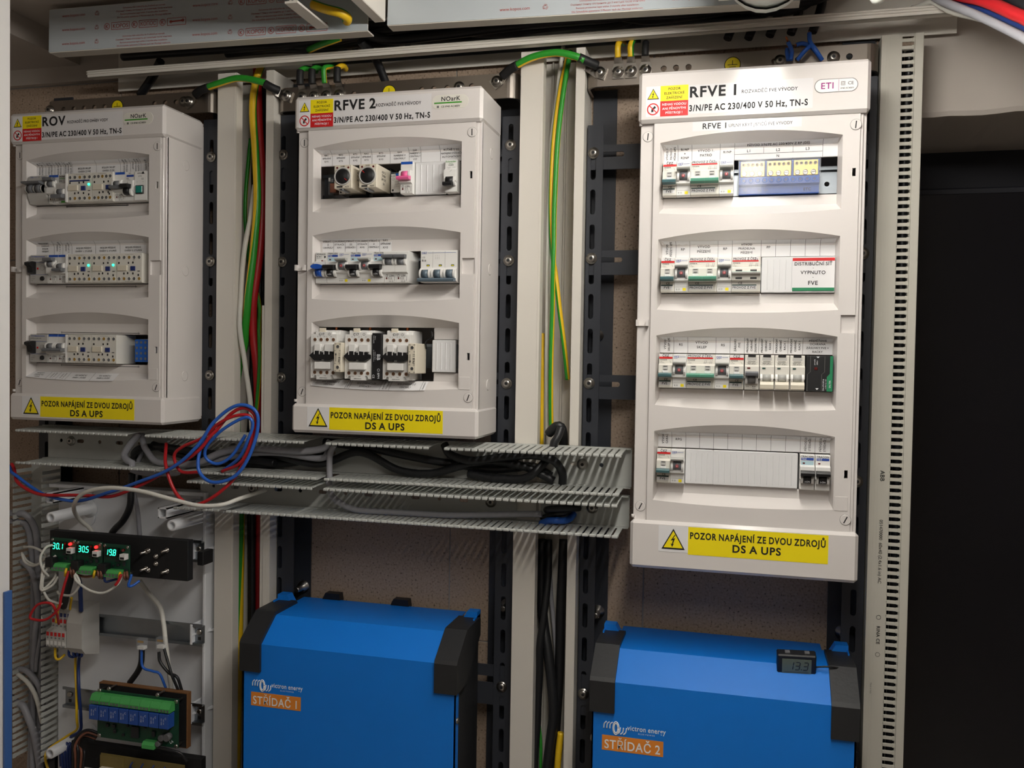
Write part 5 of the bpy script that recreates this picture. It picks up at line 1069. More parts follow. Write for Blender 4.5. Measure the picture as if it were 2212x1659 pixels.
# thermometer leaning on the second inverter
t = thing('thermometer', (-52, 16, -632), 'small black digital thermometer reading 13.3 on the second inverter', 'thermometer'); t.rotation_euler = (.28, -.03, .04)
b = MB(); b.box(-24, 24, -4, 10, -7, 24, 'black', 1.5); b.box(-14, -8, 0, 6, 24, 25, 'cable_dark_grey'); b.box(10, 16, 0, 6, 24, 25, 'cable_dark_grey'); b.obj('case', t)
b = MB(); b.box(-18, 18, -4.6, -3.8, -2, 18.5, 'lcd'); o = b.obj('display', t)
def seg(k, ch, x, z, h, wd, y, m, th):
    S7 = {'0': 'abcdef', '1': 'bc', '3': 'abgcd', '5': 'afgcd', '8': 'abcdefg', '9': 'abcdfg'}[ch]; w2, h2 = wd / 2, h / 2
    L = {'a': ((-w2, h2), (w2, h2)), 'b': ((w2, h2), (w2, 0)), 'c': ((w2, 0), (w2, -h2)), 'd': ((-w2, -h2), (w2, -h2)), 'e': ((-w2, -h2), (-w2, 0)), 'f': ((-w2, 0), (-w2, h2)), 'g': ((-w2, 0), (w2, 0))}
    for q in S7:
        (a, c), (d, e_) = L[q]; sh = .12 * h; dx, dz = (d - a) * .08, (e_ - c) * .08
        k.line((x + a + dx + c * .12, z + c + dz), (x + d - dx + e_ * .12, z + e_ - dz), th, y, m, .3)
k = MB()
for ch, x in (('1', -7), ('3', 1), ('3', 11)): seg(k, ch, x, 9, 11, 5.4, -4.6, 'chip', 1.1)
k.disc(6, 4, .7, -4.6, 'chip', 8); k.line((-15, 0), (15, 0), .4, -4.6, 'chip'); k.obj('digits', o)
b = MB(); b.tube([(0, 0, 0), (16, -2, 3), (30, 4, 0), (44, 20, -8)], 1.2, 'black', 8); single(b, 'probe_cable', (-29, 16, -626), 'thin black probe lead of the digital thermometer', 'cable')

# ================================================================ open box beside the first inverter
t = thing('enclosure_base', (-1100, 97, -1450), 'white open enclosure base with tube posts behind the circuit boards', 'enclosure')
H0 = 1450
b = MB(); b.box(-148, 151, -8, 0, 0, -459 + H0, 'base_panel', 1); b.obj('back_panel', t)
MB().box(146, 151, -30, -7, 0, -459 + H0, 'base_panel', 1).obj('rim', t); MB().box(-148, 146, -30, -7, -465 + H0, -459 + H0, 'base_panel', 1).obj('rim', t)
MB().box(139, 143, -12, -7, 0, -465 + H0, 'base_panel', .5).obj('rib', t)
for x, z in ((-84, -501), (150 - 14, -500), (-84, -880)):
    b = MB(); b.lathe((x, -8, z + H0), (0, -1, 0), [(0, 15), (3, 15), (3.2, 9.5), (88, 8.6), (88.2, 5), (58, 4.6)], 'base_panel', 20); b.obj('tube_post', t)
for x, z in ((-86, -470), (120, -482)):
    b = MB(); b.box(x - 8, x + 8, -96, -8, z - 8 + H0, z - 6 + H0, 'base_panel'); b.box(x - 8, x + 8, -96, -8, z + 6 + H0, z + 8 + H0, 'base_panel'); b.box(x - 8, x - 6, -96, -8, z - 8 + H0, z + 8 + H0, 'base_panel'); b.box(x + 6, x + 8, -96, -8, z - 8 + H0, z + 8 + H0, 'base_panel'); b.obj('rail_socket', t)
b = MB(); b.lathe((-90, -8, -515 + H0), (0, -1, 0), [(0, 17), (2.4, 16.6), (2.6, 14)], 'base_panel', 28); b.obj('boss', t)
for z in (-549, -682, -809):
    x = 136; b = MB(); b.box(x, x + 4, -48, -8, z - 16 + H0, z + 16 + H0, 'base_panel', .5); b.prism([(x + 4, -8), (x + 22, -8), (x + 4, -46)], 'z', z - 2 + H0, z + 1 + H0, 'base_panel'); b.obj('rail_bracket', t)
def din(x0, x1, z, label):
    t = thing('din_rail', ((x0 + x1) / 2, 50, z), label, 'rail', 'din rails on the open enclosure base'); h = (x1 - x0) / 2
    b = MB(); b.prism([(0, 17.5), (0, 13), (7, 13), (7, -13), (0, -13), (0, -17.5), (1.2, -17.5), (1.2, -14.2), (8.2, -14.2), (8.2, 14.2), (1.2, 14.2), (1.2, 17.5)], 'x', -h, h, 'zinc'); b.obj('rail', t)
    for s_ in (-1, 1): b = MB(); b.lathe((s_ * (h - 9), 7, 3), (0, -1, 0), [(0, 5), (2, 4.8), (3, 3)], 'steel', 12); b.obj('screw', t); b = MB(); b.prism([(s_ * (h - 9) - 2.6, -10), (s_ * (h - 9) + 2.6, -10), (s_ * (h - 9) + 2.6, -5), (s_ * (h - 9) - 2.6, -5)], 'y', 6.6, 7.2, 'black'); b.obj('slot', t)
din(-1192, -945, -549, 'zinc rail behind the black display plate'); din(-1172, -943, -682, 'zinc rail under the black display plate carrying the terminal blocks'); din(-1204, -942, -809, 'zinc rail behind the relay board')
# black plate with three temperature controllers
t = thing('mounting_plate', (-1055.43, 3, -550.987), 'black plate carrying the three lit controller boards', 'plate')
t.scale = (.963,) * 3; MB().box(-130, 129, -8, 6, -32, 32, 'black_matte', .8).obj('plate', t)
MB().box(129, 140, 16, 44, -12, 10, 'black', 1).obj('rail_clip', t); MB().box(-20, 20, 6, 47, -14, 14, 'black_matte', 1).obj('rail_foot', t)
for x, z in ((54, 10), (58, 12), (92, 15), (72, 4), (72, -8), (54, -17), (58, -19), (92, -18)):
    b = MB(); L_ = 14 if x in (54, 92) else 5; b.lathe((x, -8, z), (0, -1, 0), [(0, 4.2), (2, 4), (2.6, 2.6), (2.8, 2), (L_, 2), (L_ + .4, 1.4)], 'steel', 12); b.obj('screw', t)
def controller(loc, num, hot, label):
    t = thing('temperature_controller', loc, label, 'circuit board', 'lit controller boards on the black plate')
    t.scale = (.963,) * 3; MB().box(-24, 24, 0, 1.6, -26, 26, 'pcb', .2).obj('board', t)
    b = MB(); b.box(-18, 7, -7, 0, 8, 21, 'display', .5); o = b.obj('display', t)
    k = MB(); dg = num.replace('.', '')
    for i, ch in enumerate(dg): seg(k, ch, -12.6 + i * 7.2, 14.6, 9, 4, -7, 'led_green', 1.3)
    k.disc(-12.6 + 7.2 + 3.4, 10.2, .8, -7, 'led_green', 8); k.obj('digits', o)
    b = MB(); b.lathe((13.5, -.2, 18), (0, -1, 0), [(0, 2.4), (3, 2.3), (4.4, 1.2)], 'led_red' if hot else 'led_dim', 12); b.obj('lamp', t)
    b = MB(); b.box(12, 22, -9, 0, 4, 13, 'device_white', .4); b.box(13.4, 20.6, -9.3, -8, 5.2, 8.6, 'black'); b.obj('connector', t)
    b = MB(); b.box(-24, -10, -14, 0, -19, -4, 'black', .8); b.obj('relay', t)
    b = MB(); b.prism([(0, -24), (-12, -24), (-12, -17), (-8, -13), (0, -13)], 'x', -14, 14, 'terminal_green'); o = b.obj('terminal', t)
    for i in range(4): q = MB(); q.box(-11.6 + i * 6.4, -7.4 + i * 6.4, -12.3, -11.8, -22.4, -18.4, 'zinc'); q.obj('wire_entry', o)
    for (a, c_, w_, h_) in ((4, -6, 5, 4), (15, -4, 4, 6), (18, -14, 5, 5), (3, 1, 7, 3), (-5, -8, 3, 3), (16, -21, 6, 4)): q = MB(); q.box(a - w_ / 2, a + w_ / 2, -2.4, 0, c_ - h_ / 2, c_ + h_ / 2, 'chip', .2); q.obj('component', t)
    for a, c_ in ((-21, 23), (21, 23), (21, -23)): q = MB(); q.lathe((a, 0, c_), (0, -1, 0), [(0, 2.6), (1.4, 2.4), (2, 1.4)], 'steel', 10); q.obj('screw', t)
    MB().cyl((-20, 1.6, 20), (0, 12.4, 0), 2, 'steel', 8).obj('standoff', t); MB().cyl((20, 1.6, -20), (0, 12.4, 0), 2, 'steel', 8).obj('standoff', t)
controller((-1141.37, -19, -552.689), '30.1', True, 'controller board with lit red lamp beside the slotted duct'); controller((-1094.23, -19, -554.133), '30.5', True, 'controller board with lit red lamp between two other boards'); controller((-1045.63, -19, -555.576), '19.8', False, 'controller board with unlit lamp beside the row of screws')
# terminal blocks on the rail
t = thing('terminal_block', (-1166.55, 15, -680.179), 'stepped grey terminal blocks with red and blue rows on the rail', 'terminal block')
for i in range(5):
    b = MB(); x = -33 + i * 7.4; b.prism([(36, -36), (4, -36), (-6, -30), (-6, -6), (6, -2), (6, 24), (14, 32), (36, 34)], 'x', x, x + 6.8, 'device_grey'); o = b.obj('block', t)
    for z, m_ in ((-10, 'red'), (-24, 'device_white'), (18, 'navy'), (8, 'red')): q = MB(); yv = -6 if z < 0 else 6; q.box(x + 1.2, x + 5.6, yv - .5, yv + 1, z - 3, z + 3, m_); q.obj('marker', o); q = MB(); q.disc(x + 3.4, z - 6 if z != 8 else 0, 1.6, yv - .2, 'zinc', 8); q.obj('wire_entry', o)
b = MB(); b.prism([(36, -50), (4, -40), (-4, -30), (-4, 10), (4, 32), (36, 36)], 'x', 4.5, 33, 'device_grey'); b.obj('end_stop', t)
# relay board
t = thing('relay_board', (-1019.52, -7, -803.08), 'green relay board with eight blue relays on a wooden backed plate', 'circuit board')
t.scale = (.963,) * 3; MB().box(-84, 82, 18, 28, -44, 46, 'wood', .6).obj('backing', t); MB().box(-82, 80, 17, 18.2, -42, 44, 'black_matte').obj('backing_face', t); MB().box(-20, 20, 28, 57, -16, 16, 'black').obj('rail_foot', t)
MB().box(-72, 78, 0, 1.6, -36, 42, 'pcb', .2).obj('board', t)
for i in range(8):
    x = -75 + i * 18.4
    b = MB(); b.prism([(0, 24), (-14, 24), (-14, 30), (-9, 38), (0, 38)], 'x', x, x + 17.8, 'terminal_green'); o = b.obj('terminal', t)
    for q in range(3): l_ = MB(); l_.box(x + 1.8 + q * 5.4, x + 5.4 + q * 5.4, -14.3, -13.8, 24.8, 28.4, 'zinc'); l_.obj('wire_entry', o)
    b = MB(); b.box(x, x + 17, -16, 0, -1, 22, 'blue_plastic', .5); o = b.obj('relay', t)
    k = MB(); k.text('SRD-12V', x + 5, 10.6, 2, -16, 'ink_white', rot=90); k.text('10A 250V', x + 9, 10.6, 1.6, -16, 'ink_white', rot=90); k.text('C', x + 12.6, 16, 3, -16, 'ink_white'); k.obj('print', o)
for a, c_, w_, h_ in ((-40, -14, 6, 5), (-38, -22, 5, 6), (0, -19, 14, 18), (34, -18, 6, 9), (-14, -10, 3, 4), (-22, -26, 4, 4), (-52, -14, 5, 5), (18, -10, 3, 3), (60, -6, 4, 4)): q = MB(); q.box(a - w_ / 2, a + w_ / 2, -2.6, 0, c_ - h_ / 2, c_ + h_ / 2, 'chip', .2); q.obj('component', t)
b = MB(); b.prism([(0, -38), (-12, -38), (-12, -32), (-8, -28), (0, -28)], 'x', 20, 42, 'terminal_green'); b.obj('terminal', t)
for x, z, r in ((52, -20, 5), (62, -18, 6), (46, -30, 4.4)): q = MB(); q.lathe((x, 0, z), (0, -1, 0), [(0, r), (9, r), (9.4, r - .8)], 'cable_dark_grey', 14); q.obj('capacitor', t)
for x, z in ((-68, 40), (74, 38), (-68, -33), (74, -33), (-50, 45), (40, 45)): q = MB(); q.lathe((x, 17, z), (0, -1, 0), [(0, 1.8), (16, 1.8), (16.2, 3.6), (18, 3.4), (19, 2)], 'steel', 10); q.obj('standoff', t)
k = MB(); k.text('LA', 66, -27, 4, 0, 'ink_white', rot=30, b=1); k.obj('print', t)
# lower tan board, only its top edge in the picture
t = thing('varistor_board', (-1027.62, 7, -899.632), 'tan circuit board with five round blue varistors on a dark plate', 'circuit board')
t.scale = (.963,) * 3; MB().box(-130, 115, 4, 18, -70, 42, 'black_matte', .8).obj('plate', t); MB().box(-64, 92, -6, -4.4, -40, 34, 'pcb_tan', .2).obj('board', t); MB().box(-64, -20, -8, -6, -40, 32, 'pcb_tan', .2).obj('small_board', t)
for i in range(5): b = MB(); x = -4 + i * 20; b.cyl((x, -15, 12 - i * .4), (0, 6, 0), 8, 'cable_blue' if i > 1 else 'blue_plastic', 18); b.tube([(x, -12, 18), (x + 1, -12, 24), (x + 2, -8, 28)], 1.5, 'cable_dark_blue', 6); b.obj('varistor', t)
MB().box(-60, -36, -20, -8, 8, 14, 'cream', .5).obj('jumper', t); MB().box(-110, -68, -24, 4, -20, 2, 'device_grey', 1).obj('connector', t); MB().box(-20, 20, 18, 43, -30, 30, 'black').obj('rail_foot', t)

# ================================================================ cables
CAB = []
def cable(name, pts, r, m, label, cat='cable', group=None, m2=None, twist=0, n=9, ph=0, k=6):
    """noted here, laid clear of its neighbours by settle() and built at the end"""
    P = crom(pts, 8); D = [P[0]]; st = max(2.5, r * .7)
    for p in P[1:]:
        while (p - D[-1]).length > st * 1.5: D.append(D[-1] + (p - D[-1]).normalized() * st)
        if (p - D[-1]).length >= st * .6 or p is P[-1]: D.append(p.copy())
    CAB.append(dict(name=name, P=D, r=r, m=m, label=label, cat=cat, group=group, m2=m2, twist=twist, n=n, ph=ph))
def settle(rounds=90):
    """push cables off each other and off everything they would pass through, keeping each one's run"""
    from mathutils.bvhtree import BVHTree
    from mathutils.kdtree import KDTree
    bpy.context.view_layer.update()
    vs = []; fs = []
    for o in COL.objects:
        if o.type != 'MESH' or o.name.startswith(('wall_front', 'wall_side', 'floor', 'lettering', 'print')): continue
        mw = o.matrix_world; k = len(vs); vs += [(mw @ v.co) * 1000 - V((0, 0, ZO)) for v in o.data.vertices]; fs += [[k + i for i in p.vertices] for p in o.data.polygons]
    tree = BVHTree.FromPolygons(vs, fs); CP = sum(len(c['P']) for c in CAB); W3 = V((.55, 1, .55))
    own = []; rad = []; free = []
    for ci, c in enumerate(CAB):
        L = len(c['P']); e = max(1, int(14 / max(2.5, c['r'] * .7)))
        for i in range(L): own.append(ci); rad.append(c['r']); free.append(e <= i < L - e)
    base = [p.copy() for c in CAB for p in c['P']]; cur = [p.copy() for p in base]; mr = max(rad)
    for rd in range(rounds):
        kd = KDTree(CP)
        for i, p in enumerate(cur): kd.insert(p, i)
        kd.balance(); push = [V() for _ in cur]; hits = 0
        for i, p in enumerate(cur):
            for q, j, d in kd.find_range(p, rad[i] + mr):
                if j <= i or own[j] == own[i]: continue
                R_ = (rad[i] + rad[j]) * 1.06 + .2
                if d < R_:
                    v = p - q; v = V((v.x * W3.x, v.y * W3.y, v.z * W3.z))
                    if v.length < .05: v = V((.1, 1 if own[i] < own[j] else -1, .05))
                    v = v.normalized() * (R_ - d) * .5; push[i] += v; push[j] -= v; hits += 1
            if free[i]:
                h = tree.find_nearest(p, rad[i] + .6)
                if h[0] is not None and h[3] < rad[i] + .35:
                    v = p - h[0]; v = v.normalized() if v.length > .05 else h[1]
                    push[i] += v * (rad[i] + .4 - h[3]) * .9; hits += 1
        if not hits: break
        for i in range(CP):
            if push[i].length > 3: push[i] = push[i].normalized() * 3
            cur[i] += push[i]
        k = 0
        for c in CAB:                       # smooth the shift, not the run itself
            L = len(c['P']); D = [cur[k + i] - base[k + i] for i in range(L)]
            for i in range(L): cur[k + i] = base[k + i] + (D[max(i - 1, 0)] + D[i] * 2 + D[min(i + 1, L - 1)]) / 4 if rd < rounds - 8 else cur[k + i]
            k += L
    k = 0
    for c in CAB: L = len(c['P']); c['P'] = cur[k:k + L]; k += L
    for c in CAB:
        P = [tuple(p) for p in c['P']]; o = P[0]; b = MB(); b.tube(relto(P, o), c['r'], c['m'], c['n'], 1, c['twist'], c['m2'], c['ph']); single(b, c['name'], o, c['label'], c['cat'], c['group'])
YG = dict(m='cable_green', m2='cable_yellow')
# inside the red-cable trunking
cable('power_cable', [(-894.1, 118, 229.3), (-888, 112, 138.6), (-878, 108, 34.1), (-878.7, 105, -54.9), (-888, 104, -143.7), (-891.2, 106, -203.1), (-885.8, 112, -262.7), (-884.1, 125, -361.1), (-883.9, 128, -567.1), (-881.6, 130, -921.2)], 7.2, 'cable_red', 'thick red power cable hanging in the white trunking')
cable('earth_cable', [(-880.3, 110, 229.5), (-887.6, 102, 194.5), (-889.7, 98, 149.6), (-883, 96, 83), (-877.8, 94, 9.4), (-880.9, 92, -56.7), (-887.3, 90, -122.8), (-898.6, 92, -188.9), (-908.9, 95, -263), (-913.3, 98, -360.1), (-917.6, 118, -491), (-918, 118, -644), (-923.1, 122, -923.2)], 6, 'cable_green', 'thick green-yellow earth cable twisting down beside the red cable', m2='cable_yellow', twist=6.2, n=12)
cable('data_cable', [(-890.1, 106, 34.1), (-892.3, 98, -18.9), (-897.7, 90, -71.3), (-903.2, 88, -144.9), (-903.6, 88, -189.1), (-897.3, 92, -247.9), (-889.2, 96, -307.1), (-887.4, 105, -359.7)], 4, 'cable_white', 'pale printed data cable crossing behind the earth cable')
cable('earth_wire', [(-905, 120, 111.9), (-916, 124, 38.4), (-917.1, 124, -21.6), (-908.1, 124, -81.9), (-888.3, 110, -143.3), (-877.2, 104, -232.7), (-879.9, 104, -299.7), (-888.4, 108, -360)], 3.2, 'cable_yellow', 'thin yellow earth wire bowing behind the thick earth cable', m2='cable_green', twist=.6)
for i, (xa, xb) in enumerate(((533, 540), (541, 545), (552, 556), (570, 574), (534, 552))):
    cable('power_cable', [(-905 + i * 11, 127, 198), (-903 + i * 11, 127, -150), (-906 + i * 11.5, 126, -400), (-902 + i * 11, 127, -700), (-905 + i * 11, 127, -1400)], 4.6, 'cable_black' if i != 3 else 'cable_dark_grey', 'dark cable at the back of the trunking with the red cable', group='dark cables at the back of the red cable trunking')
# inside the other trunking
cable('data_cable', [(-391.3, 112, 220.6), (-397.1, 106, 152.1), (-403.6, 100, 83.8), (-405.7, 98, -3.7), (-406.4, 98, -118.2), (-405.1, 100, -253.5), (-405.5, 110, -349.7)], 3, 'cable_white', 'white printed cable hanging in the trunking beside RFVE 2')
cable('earth_wire', [(-382.9, 112, 212), (-391, 102, 163.9), (-400, 96, 82.6), (-402.1, 94, -4.6), (-398.3, 92, -78.6), (-392.7, 92, -118.8), (-384.9, 92, -172.5), (-377.9, 96, -226), (-374.5, 104, -266.5)], 3.6, 'cable_green', 'yellow-green wire turning aside behind the trunking lip', m2='cable_yellow', twist=-1.4, n=12)
cable('earth_wire', [(-380.7, 108, 210.5), (-386.1, 98, 162.3), (-392.5, 90, 80.8), (-395.3, 88, -5.9), (-394.7, 86, -92.7), (-395.7, 88, -172.7), (-396.8, 90, -253.3), (-396.8, 98, -341.6)], 3.6, 'cable_yellow', 'yellow wire hanging straight in the trunking beside RFVE 2', m2='cable_green', twist=1.2, n=12)
cable('earth_wire', [(-413.6, 106, -199.1), (-412.9, 104, -253.7), (-411.9, 104, -349.4), (-412.6, 118, -406)], 3, 'cable_yellow', 'short yellow wire showing at the lid edge of the trunking')
cable('power_cable', [(-397.6, 92, -344.6), (-389.9, 84, -336.9), (-381.6, 80, -333), (-376.9, 84, -339.8), (-377.5, 96, -361), (-381.6, 112, -417.5)], 7, 'cable_black', 'black corrugated cable bent over at the duct in the trunking')
cable('power_cable', [(-402.7, 120, -506.6), (-400.1, 112, -556.8), (-402.8, 100, -616.2), (-407.1, 96, -677.5), (-409.6, 100, -748.4), (-410.1, 104, -847)], 5.4, 'cable_black', 'black cable crossing to the lid side of the trunking below the ducts')
cable('power_cable', [(-412.1, 124, -508), (-411, 120, -601.5), (-401.4, 100, -657.5), (-389.4, 94, -709.4), (-382.4, 92, -762.9), (-389.4, 92, -838.8)], 7.5, 'cable_black', 'thick black cable bowing across the trunking below the ducts')
cable('power_cable', [(-378.4, 118, -504.6), (-379.8, 112, -596.8), (-379.9, 108, -699.5), (-382.5, 100, -772.9), (-384.7, 100, -841.8)], 7, 'cable_black', 'thick black cable along the lip of the trunking below the ducts')
cable('data_cable', [(-403, 128, -508.1), (-398.3, 126, -588), (-389, 118, -654.9), (-385, 118, -724.4), (-385.6, 122, -851.8)], 3.4, 'cable_grey', 'grey cable between the black cables of the trunking below the ducts')
cable('earth_cable', [(-376.5, 92, -782.8), (-377.7, 90, -809.6), (-377.9, 90, -836.4), (-378.9, 92, -879.5)], 5, 'cable_yellow', 'yellow earth cable emerging from the black cables at the bottom')
cable('earth_wire', [(-411.5, 110, -766.4), (-408.1, 104, -805.5), (-408, 104, -846.7)], 2.4, 'cable_green', 'thin green wire at the lid edge of the trunking bottom')
# earthing links with black sleeves and lugs
def lug(t, o, p, d, ang=0):
    """crimp lug lying on the bar at p, pointing along d (x, z)"""
    p = V(p) - V(o); d = V((d[0], 0, d[1])).normalized(); n = V((d.z, 0, -d.x)); b = MB()
    q = [p - d * 9 + n * 8, p + d * 5 + n * 8.5, p + d * 12 + n * 6, p + d * 12 - n * 6, p + d * 5 - n * 8.5, p - d * 9 - n * 8]
    b.prism([(v.x, v.z) for v in q], 'y', p.y - 2, p.y, 'steel')
    r = [p + d * 12 + n * 6, p + d * 20 + n * 5, p + d * 20 - n * 5, p + d * 12 - n * 6]; yy = p.y
    b.add([(r[0].x, yy - 1, r[0].z), (r[1].x, yy - 9, r[1].z), (r[2].x, yy - 9, r[2].z), (r[3].x, yy - 1, r[3].z)], [(0, 1, 2, 3)], 'steel'); b.add([(r[0].x, yy, r[0].z), (r[1].x, yy - 6, r[1].z), (r[2].x, yy - 6, r[2].z), (r[3].x, yy, r[3].z)], [(3, 2, 1, 0)], 'steel')
    b.obj('lug', t); link('bolt', bolt_mesh(), t, (p.x, p.y - 2, p.z))
def earth_link(pts, sl, lugs, label, r=5.2, col=YG, tw=.6, ph=2.4):
    o = pts[0]; t = thing('earth_cable', o, label, 'cable'); b = MB(); b.tube(relto(pts, o), r, col['m'], 12, 8, tw, col['m2'], ph); b.obj('jacket', t)
    for a in sl: b = MB(); b.tube(relto(a, o), r + 1.2, 'sleeve', 10, 6); b.obj('sleeve', t)
    for p, d in lugs: lug(t, o, p, d)
    return t
earth_link([(-957.1, 66, 179.1), (-928.6, 60, 183.4), (-891, 58, 189), (-856.2, 60, 182.5), (-842.7, 64, 177.3)], [[(-977.5, 74, 174), (-963.4, 68, 177.9), (-945.9, 64, 180.7)], [(-847.9, 62, 179.1), (-837.4, 66, 173.3), (-830.8, 74, 171.1)]], [((-995, 83.5, 166), (1, .75)), ((-822, 83.5, 165), (-1, .35))], 'green-yellow earth link arching from the ROV bar to the RFVE 2 bar')
earth_link([(-457.7, 66, 178), (-424.7, 58, 188.8), (-391, 56, 192.2), (-364.9, 58, 186.6), (-351.1, 62, 181.2)], [[(-472.8, 74, 170.3), (-460.9, 68, 176.9), (-447.2, 62, 181.2)], [(-358.7, 60, 184.9), (-346.6, 66, 180.3), (-334.7, 74, 176.3)]], [((-483, 83.5, 166), (1, .8)), ((-332, 83.5, 169), (-1, .35))], 'green-yellow earth link arching from the RFVE 2 bar to the RFVE 1 bar')
for i, (px, kind) in enumerate((( -795, 0), (-775, 0), (-754, 1), (-733, 0))):
    x = px; o = (x, 82, 205)
    if kind: earth_link([(x + 5, 100, 214), (x + 6, 84, 206), (x + 1, 72, 200), (x, 72, 190), (x, 75, 178)], [], [((x, 83.5, 161), (0, 1))], 'yellow-green earth wire with bare crimp on the RFVE 2 bar', 4, dict(m='cable_green', m2='cable_yellow'), 0, 3.4)
    else: earth_link([(x + (16 if i < 2 else 2), 100, 206), (x + 5, 84, 206), (x, 76, 200), (x, 75, 197)], [[(x, 75, 200), (x, 74, 190), (x, 75, 178)]], [((x, 83.5, 161), (0, 1))], ('first', 'second', '', 'last')[i] + ' black-sleeved earth lug beside the title corner of RFVE 2', 4.4, dict(m='cable_green' if i < 3 else 'cable_yellow', m2='cable_yellow'), 0, 3.4)
for i, x in enumerate((-306, -288, -268)):
    if i < 2: earth_link([(x + (5 if i == 0 else -2), 100, 214), (x + 2, 80, 210), (x, 72, 200), (x, 75, 186)], [], [((x, 83.5, 168), (0, 1))], ('yellow-green earth wire on the RFVE 1 bar beside the long link', 'yellow-green earth wire on the RFVE 1 bar beside the black sleeve')[i], 4.2, dict(m='cable_yellow', m2='cable_green'), 0, 3.6)
    else: earth_link([(x - 1, 100, 208), (x, 84, 206), (x, 80, 203)], [[(x, 80, 206), (x, 75, 196), (x, 75, 186)]], [((x, 83.5, 168), (0, 1))], 'black-sleeved earth lug on the RFVE 1 bar', 3.6, dict(m='cable_black', m2='cable_black'), 0, 3.6)
for i, p in enumerate(([(-75.2, 60, 161.8), (-74.2, 62, 174.5), (-79.4, 58, 185.5)], [(-77.9, 66, 163.9), (-79.8, 68, 175.7), (-79.3, 68, 180.5)], [(-67, 62, 161.9), (-57.2, 56, 172.4), (-48.6, 58, 179.7)], [(-35.9, 60, 159.1), (-44.7, 54, 170.9), (-51.6, 58, 183.5), (-52.9, 60, 195.7)], [(-36.4, 68, 163), (-48.1, 64, 176.9), (-59.9, 62, 183.1), (-68.7, 60, 181.2)])):
    b = MB(); b.tube(relto(p, p[0]), 2.8, 'cable_blue', 8); b.tube(relto([p[-1], tuple(V(p[-1]) + (V(p[-1]) - V(p[-2])).normalized() * (7 if i == 0 else 2))], p[0]), 1.3, 'copper', 6); single(b, 'wire', p[0], ('short blue wire end with longer bare copper above RFVE 1', 'short blue wire stub behind the others above RFVE 1', 'blue wire leaning across the others above RFVE 1', 'tallest blue wire end above RFVE 1', 'blue wire end bent over above RFVE 1')[i], 'wire', 'cut blue wires above RFVE 1')
# horizontal trunking and ceiling
for i in range(7):
    z = 214 + (i % 3) * 9; y = 74 + (i * 5) % 24
    cable('power_cable', [(-1120 + i * 60, y + 10, 246 + (i % 3) * 5), (-900 + i * 20, y + 4, 243 + (i * 5) % 12), (-640, y - 6, 238 + (i * 7) % 16), (-420, y, 240 + (i * 5) % 14), (-200, y - 4, 242 + (i * 3) % 12), (-40 - i * 14, y + 4, 246), (0 - i * 16, y + 8, 276)], 6.4, 'cable_black', 'black cable lying in the open horizontal trunking', group='black cables in the horizontal trunking')
for i in range(5):
    x = -150 + i * 28; cable('power_cable', [(x - 6, 116, 292), (x + 4, 112, 262), (x, 108, 236), (x - 8, 104, 212)], 6, 'cable_black', 'black cable dropping into the end of the horizontal trunking', group='black cables dropping into the horizontal trunking')
cable('earth_cable', [(-772.3, 60, 224.5), (-745.4, 40, 222.6), (-724, 30, 222.9), (-707.1, 30, 227)], 5, 'cable_yellow', 'yellow earth cable in the gap under the film-covered lid', m2='cable_green')
cable('earth_cable', [(-704.8, -60, 239.9), (-682.8, -64, 230.3), (-663.2, -62, 224.5), (-658.7, -50, 222.5), (-664, -40, 221.6)], 6.5, 'cable_green', 'green-yellow earth cable above the lid gap', m2='cable_yellow', ph=1)
cable('power_cable', [(-680.4, 60, 240.5), (-677.7, 80, 223.3), (-676.3, 100, 208.9), (-671.3, 118, 186)], 6.5, 'cable_black', 'black cable dropping past the steel bar above RFVE 2')
cable('power_cable', [(-1054.7, 90, 238.4), (-1082.5, 110, 220.3), (-1116.7, 126, 196.6)], 7, 'cable_black', 'black cable dropping past the steel bar above ROV')
for m_, r, nm, p in (('cable_red', 7, 'thick red', [(88.5, 70, 247.9), (113.3, 30, 215.7), (137.9, -20, 186.2), (162, -80, 145.6), (193.5, -150, 92.6)]), ('cable_dark_blue', 4.5, 'dark blue', [(79.3, 80, 249.8), (110.2, 40, 214.3), (140.6, -10, 180.2), (165, -70, 140), (197, -140, 88.3)]), ('cable_white', 4.5, 'white', [(75.2, 84, 223.9), (101.8, 50, 212.1), (138, 0, 179.9), (168, -60, 135.3), (200.4, -130, 84.9)]), ('cable_grey', 5, 'grey', [(92.5, 60, 231.8), (111.4, 20, 204.1), (136.1, -30, 164.4), (159.9, -90, 120.1), (191, -160, 66.3)]), ('cable_grey', 5, 'pale grey', [(127.6, 50, 236.2), (155, -10, 191.9), (169.9, -50, 165.6), (202.8, -120, 113.9)]), ('cable_black', 8, 'thick black', [(101.2, 80, 256.7), (131.7, 20, 215.7), (159.7, -30, 183.6), (195.7, -100, 134.4)])):
    cable('power_cable', p + [tuple(V(p[-1]) + V((170, -60, -20))), tuple(V(p[-1]) + V((380, -110, 40))), (p[-1][0] + 480, p[-1][1] - 130, 294)], r, m_, f'{nm} cable running out from the end of the horizontal trunking', group='cables beside the lintel')
b = MB(); b.lathe((0, 0, 0), (0, 0, 1), [(0, 2), (1.5, 7), (6, 10), (14, 11), (20, 9), (60, 9)], 'lamp_white', 16); single(b, 'cable_gland', (14.7, -60, 181.4), 'small white round fitting hanging under the ceiling beside the lamp', 'fitting')
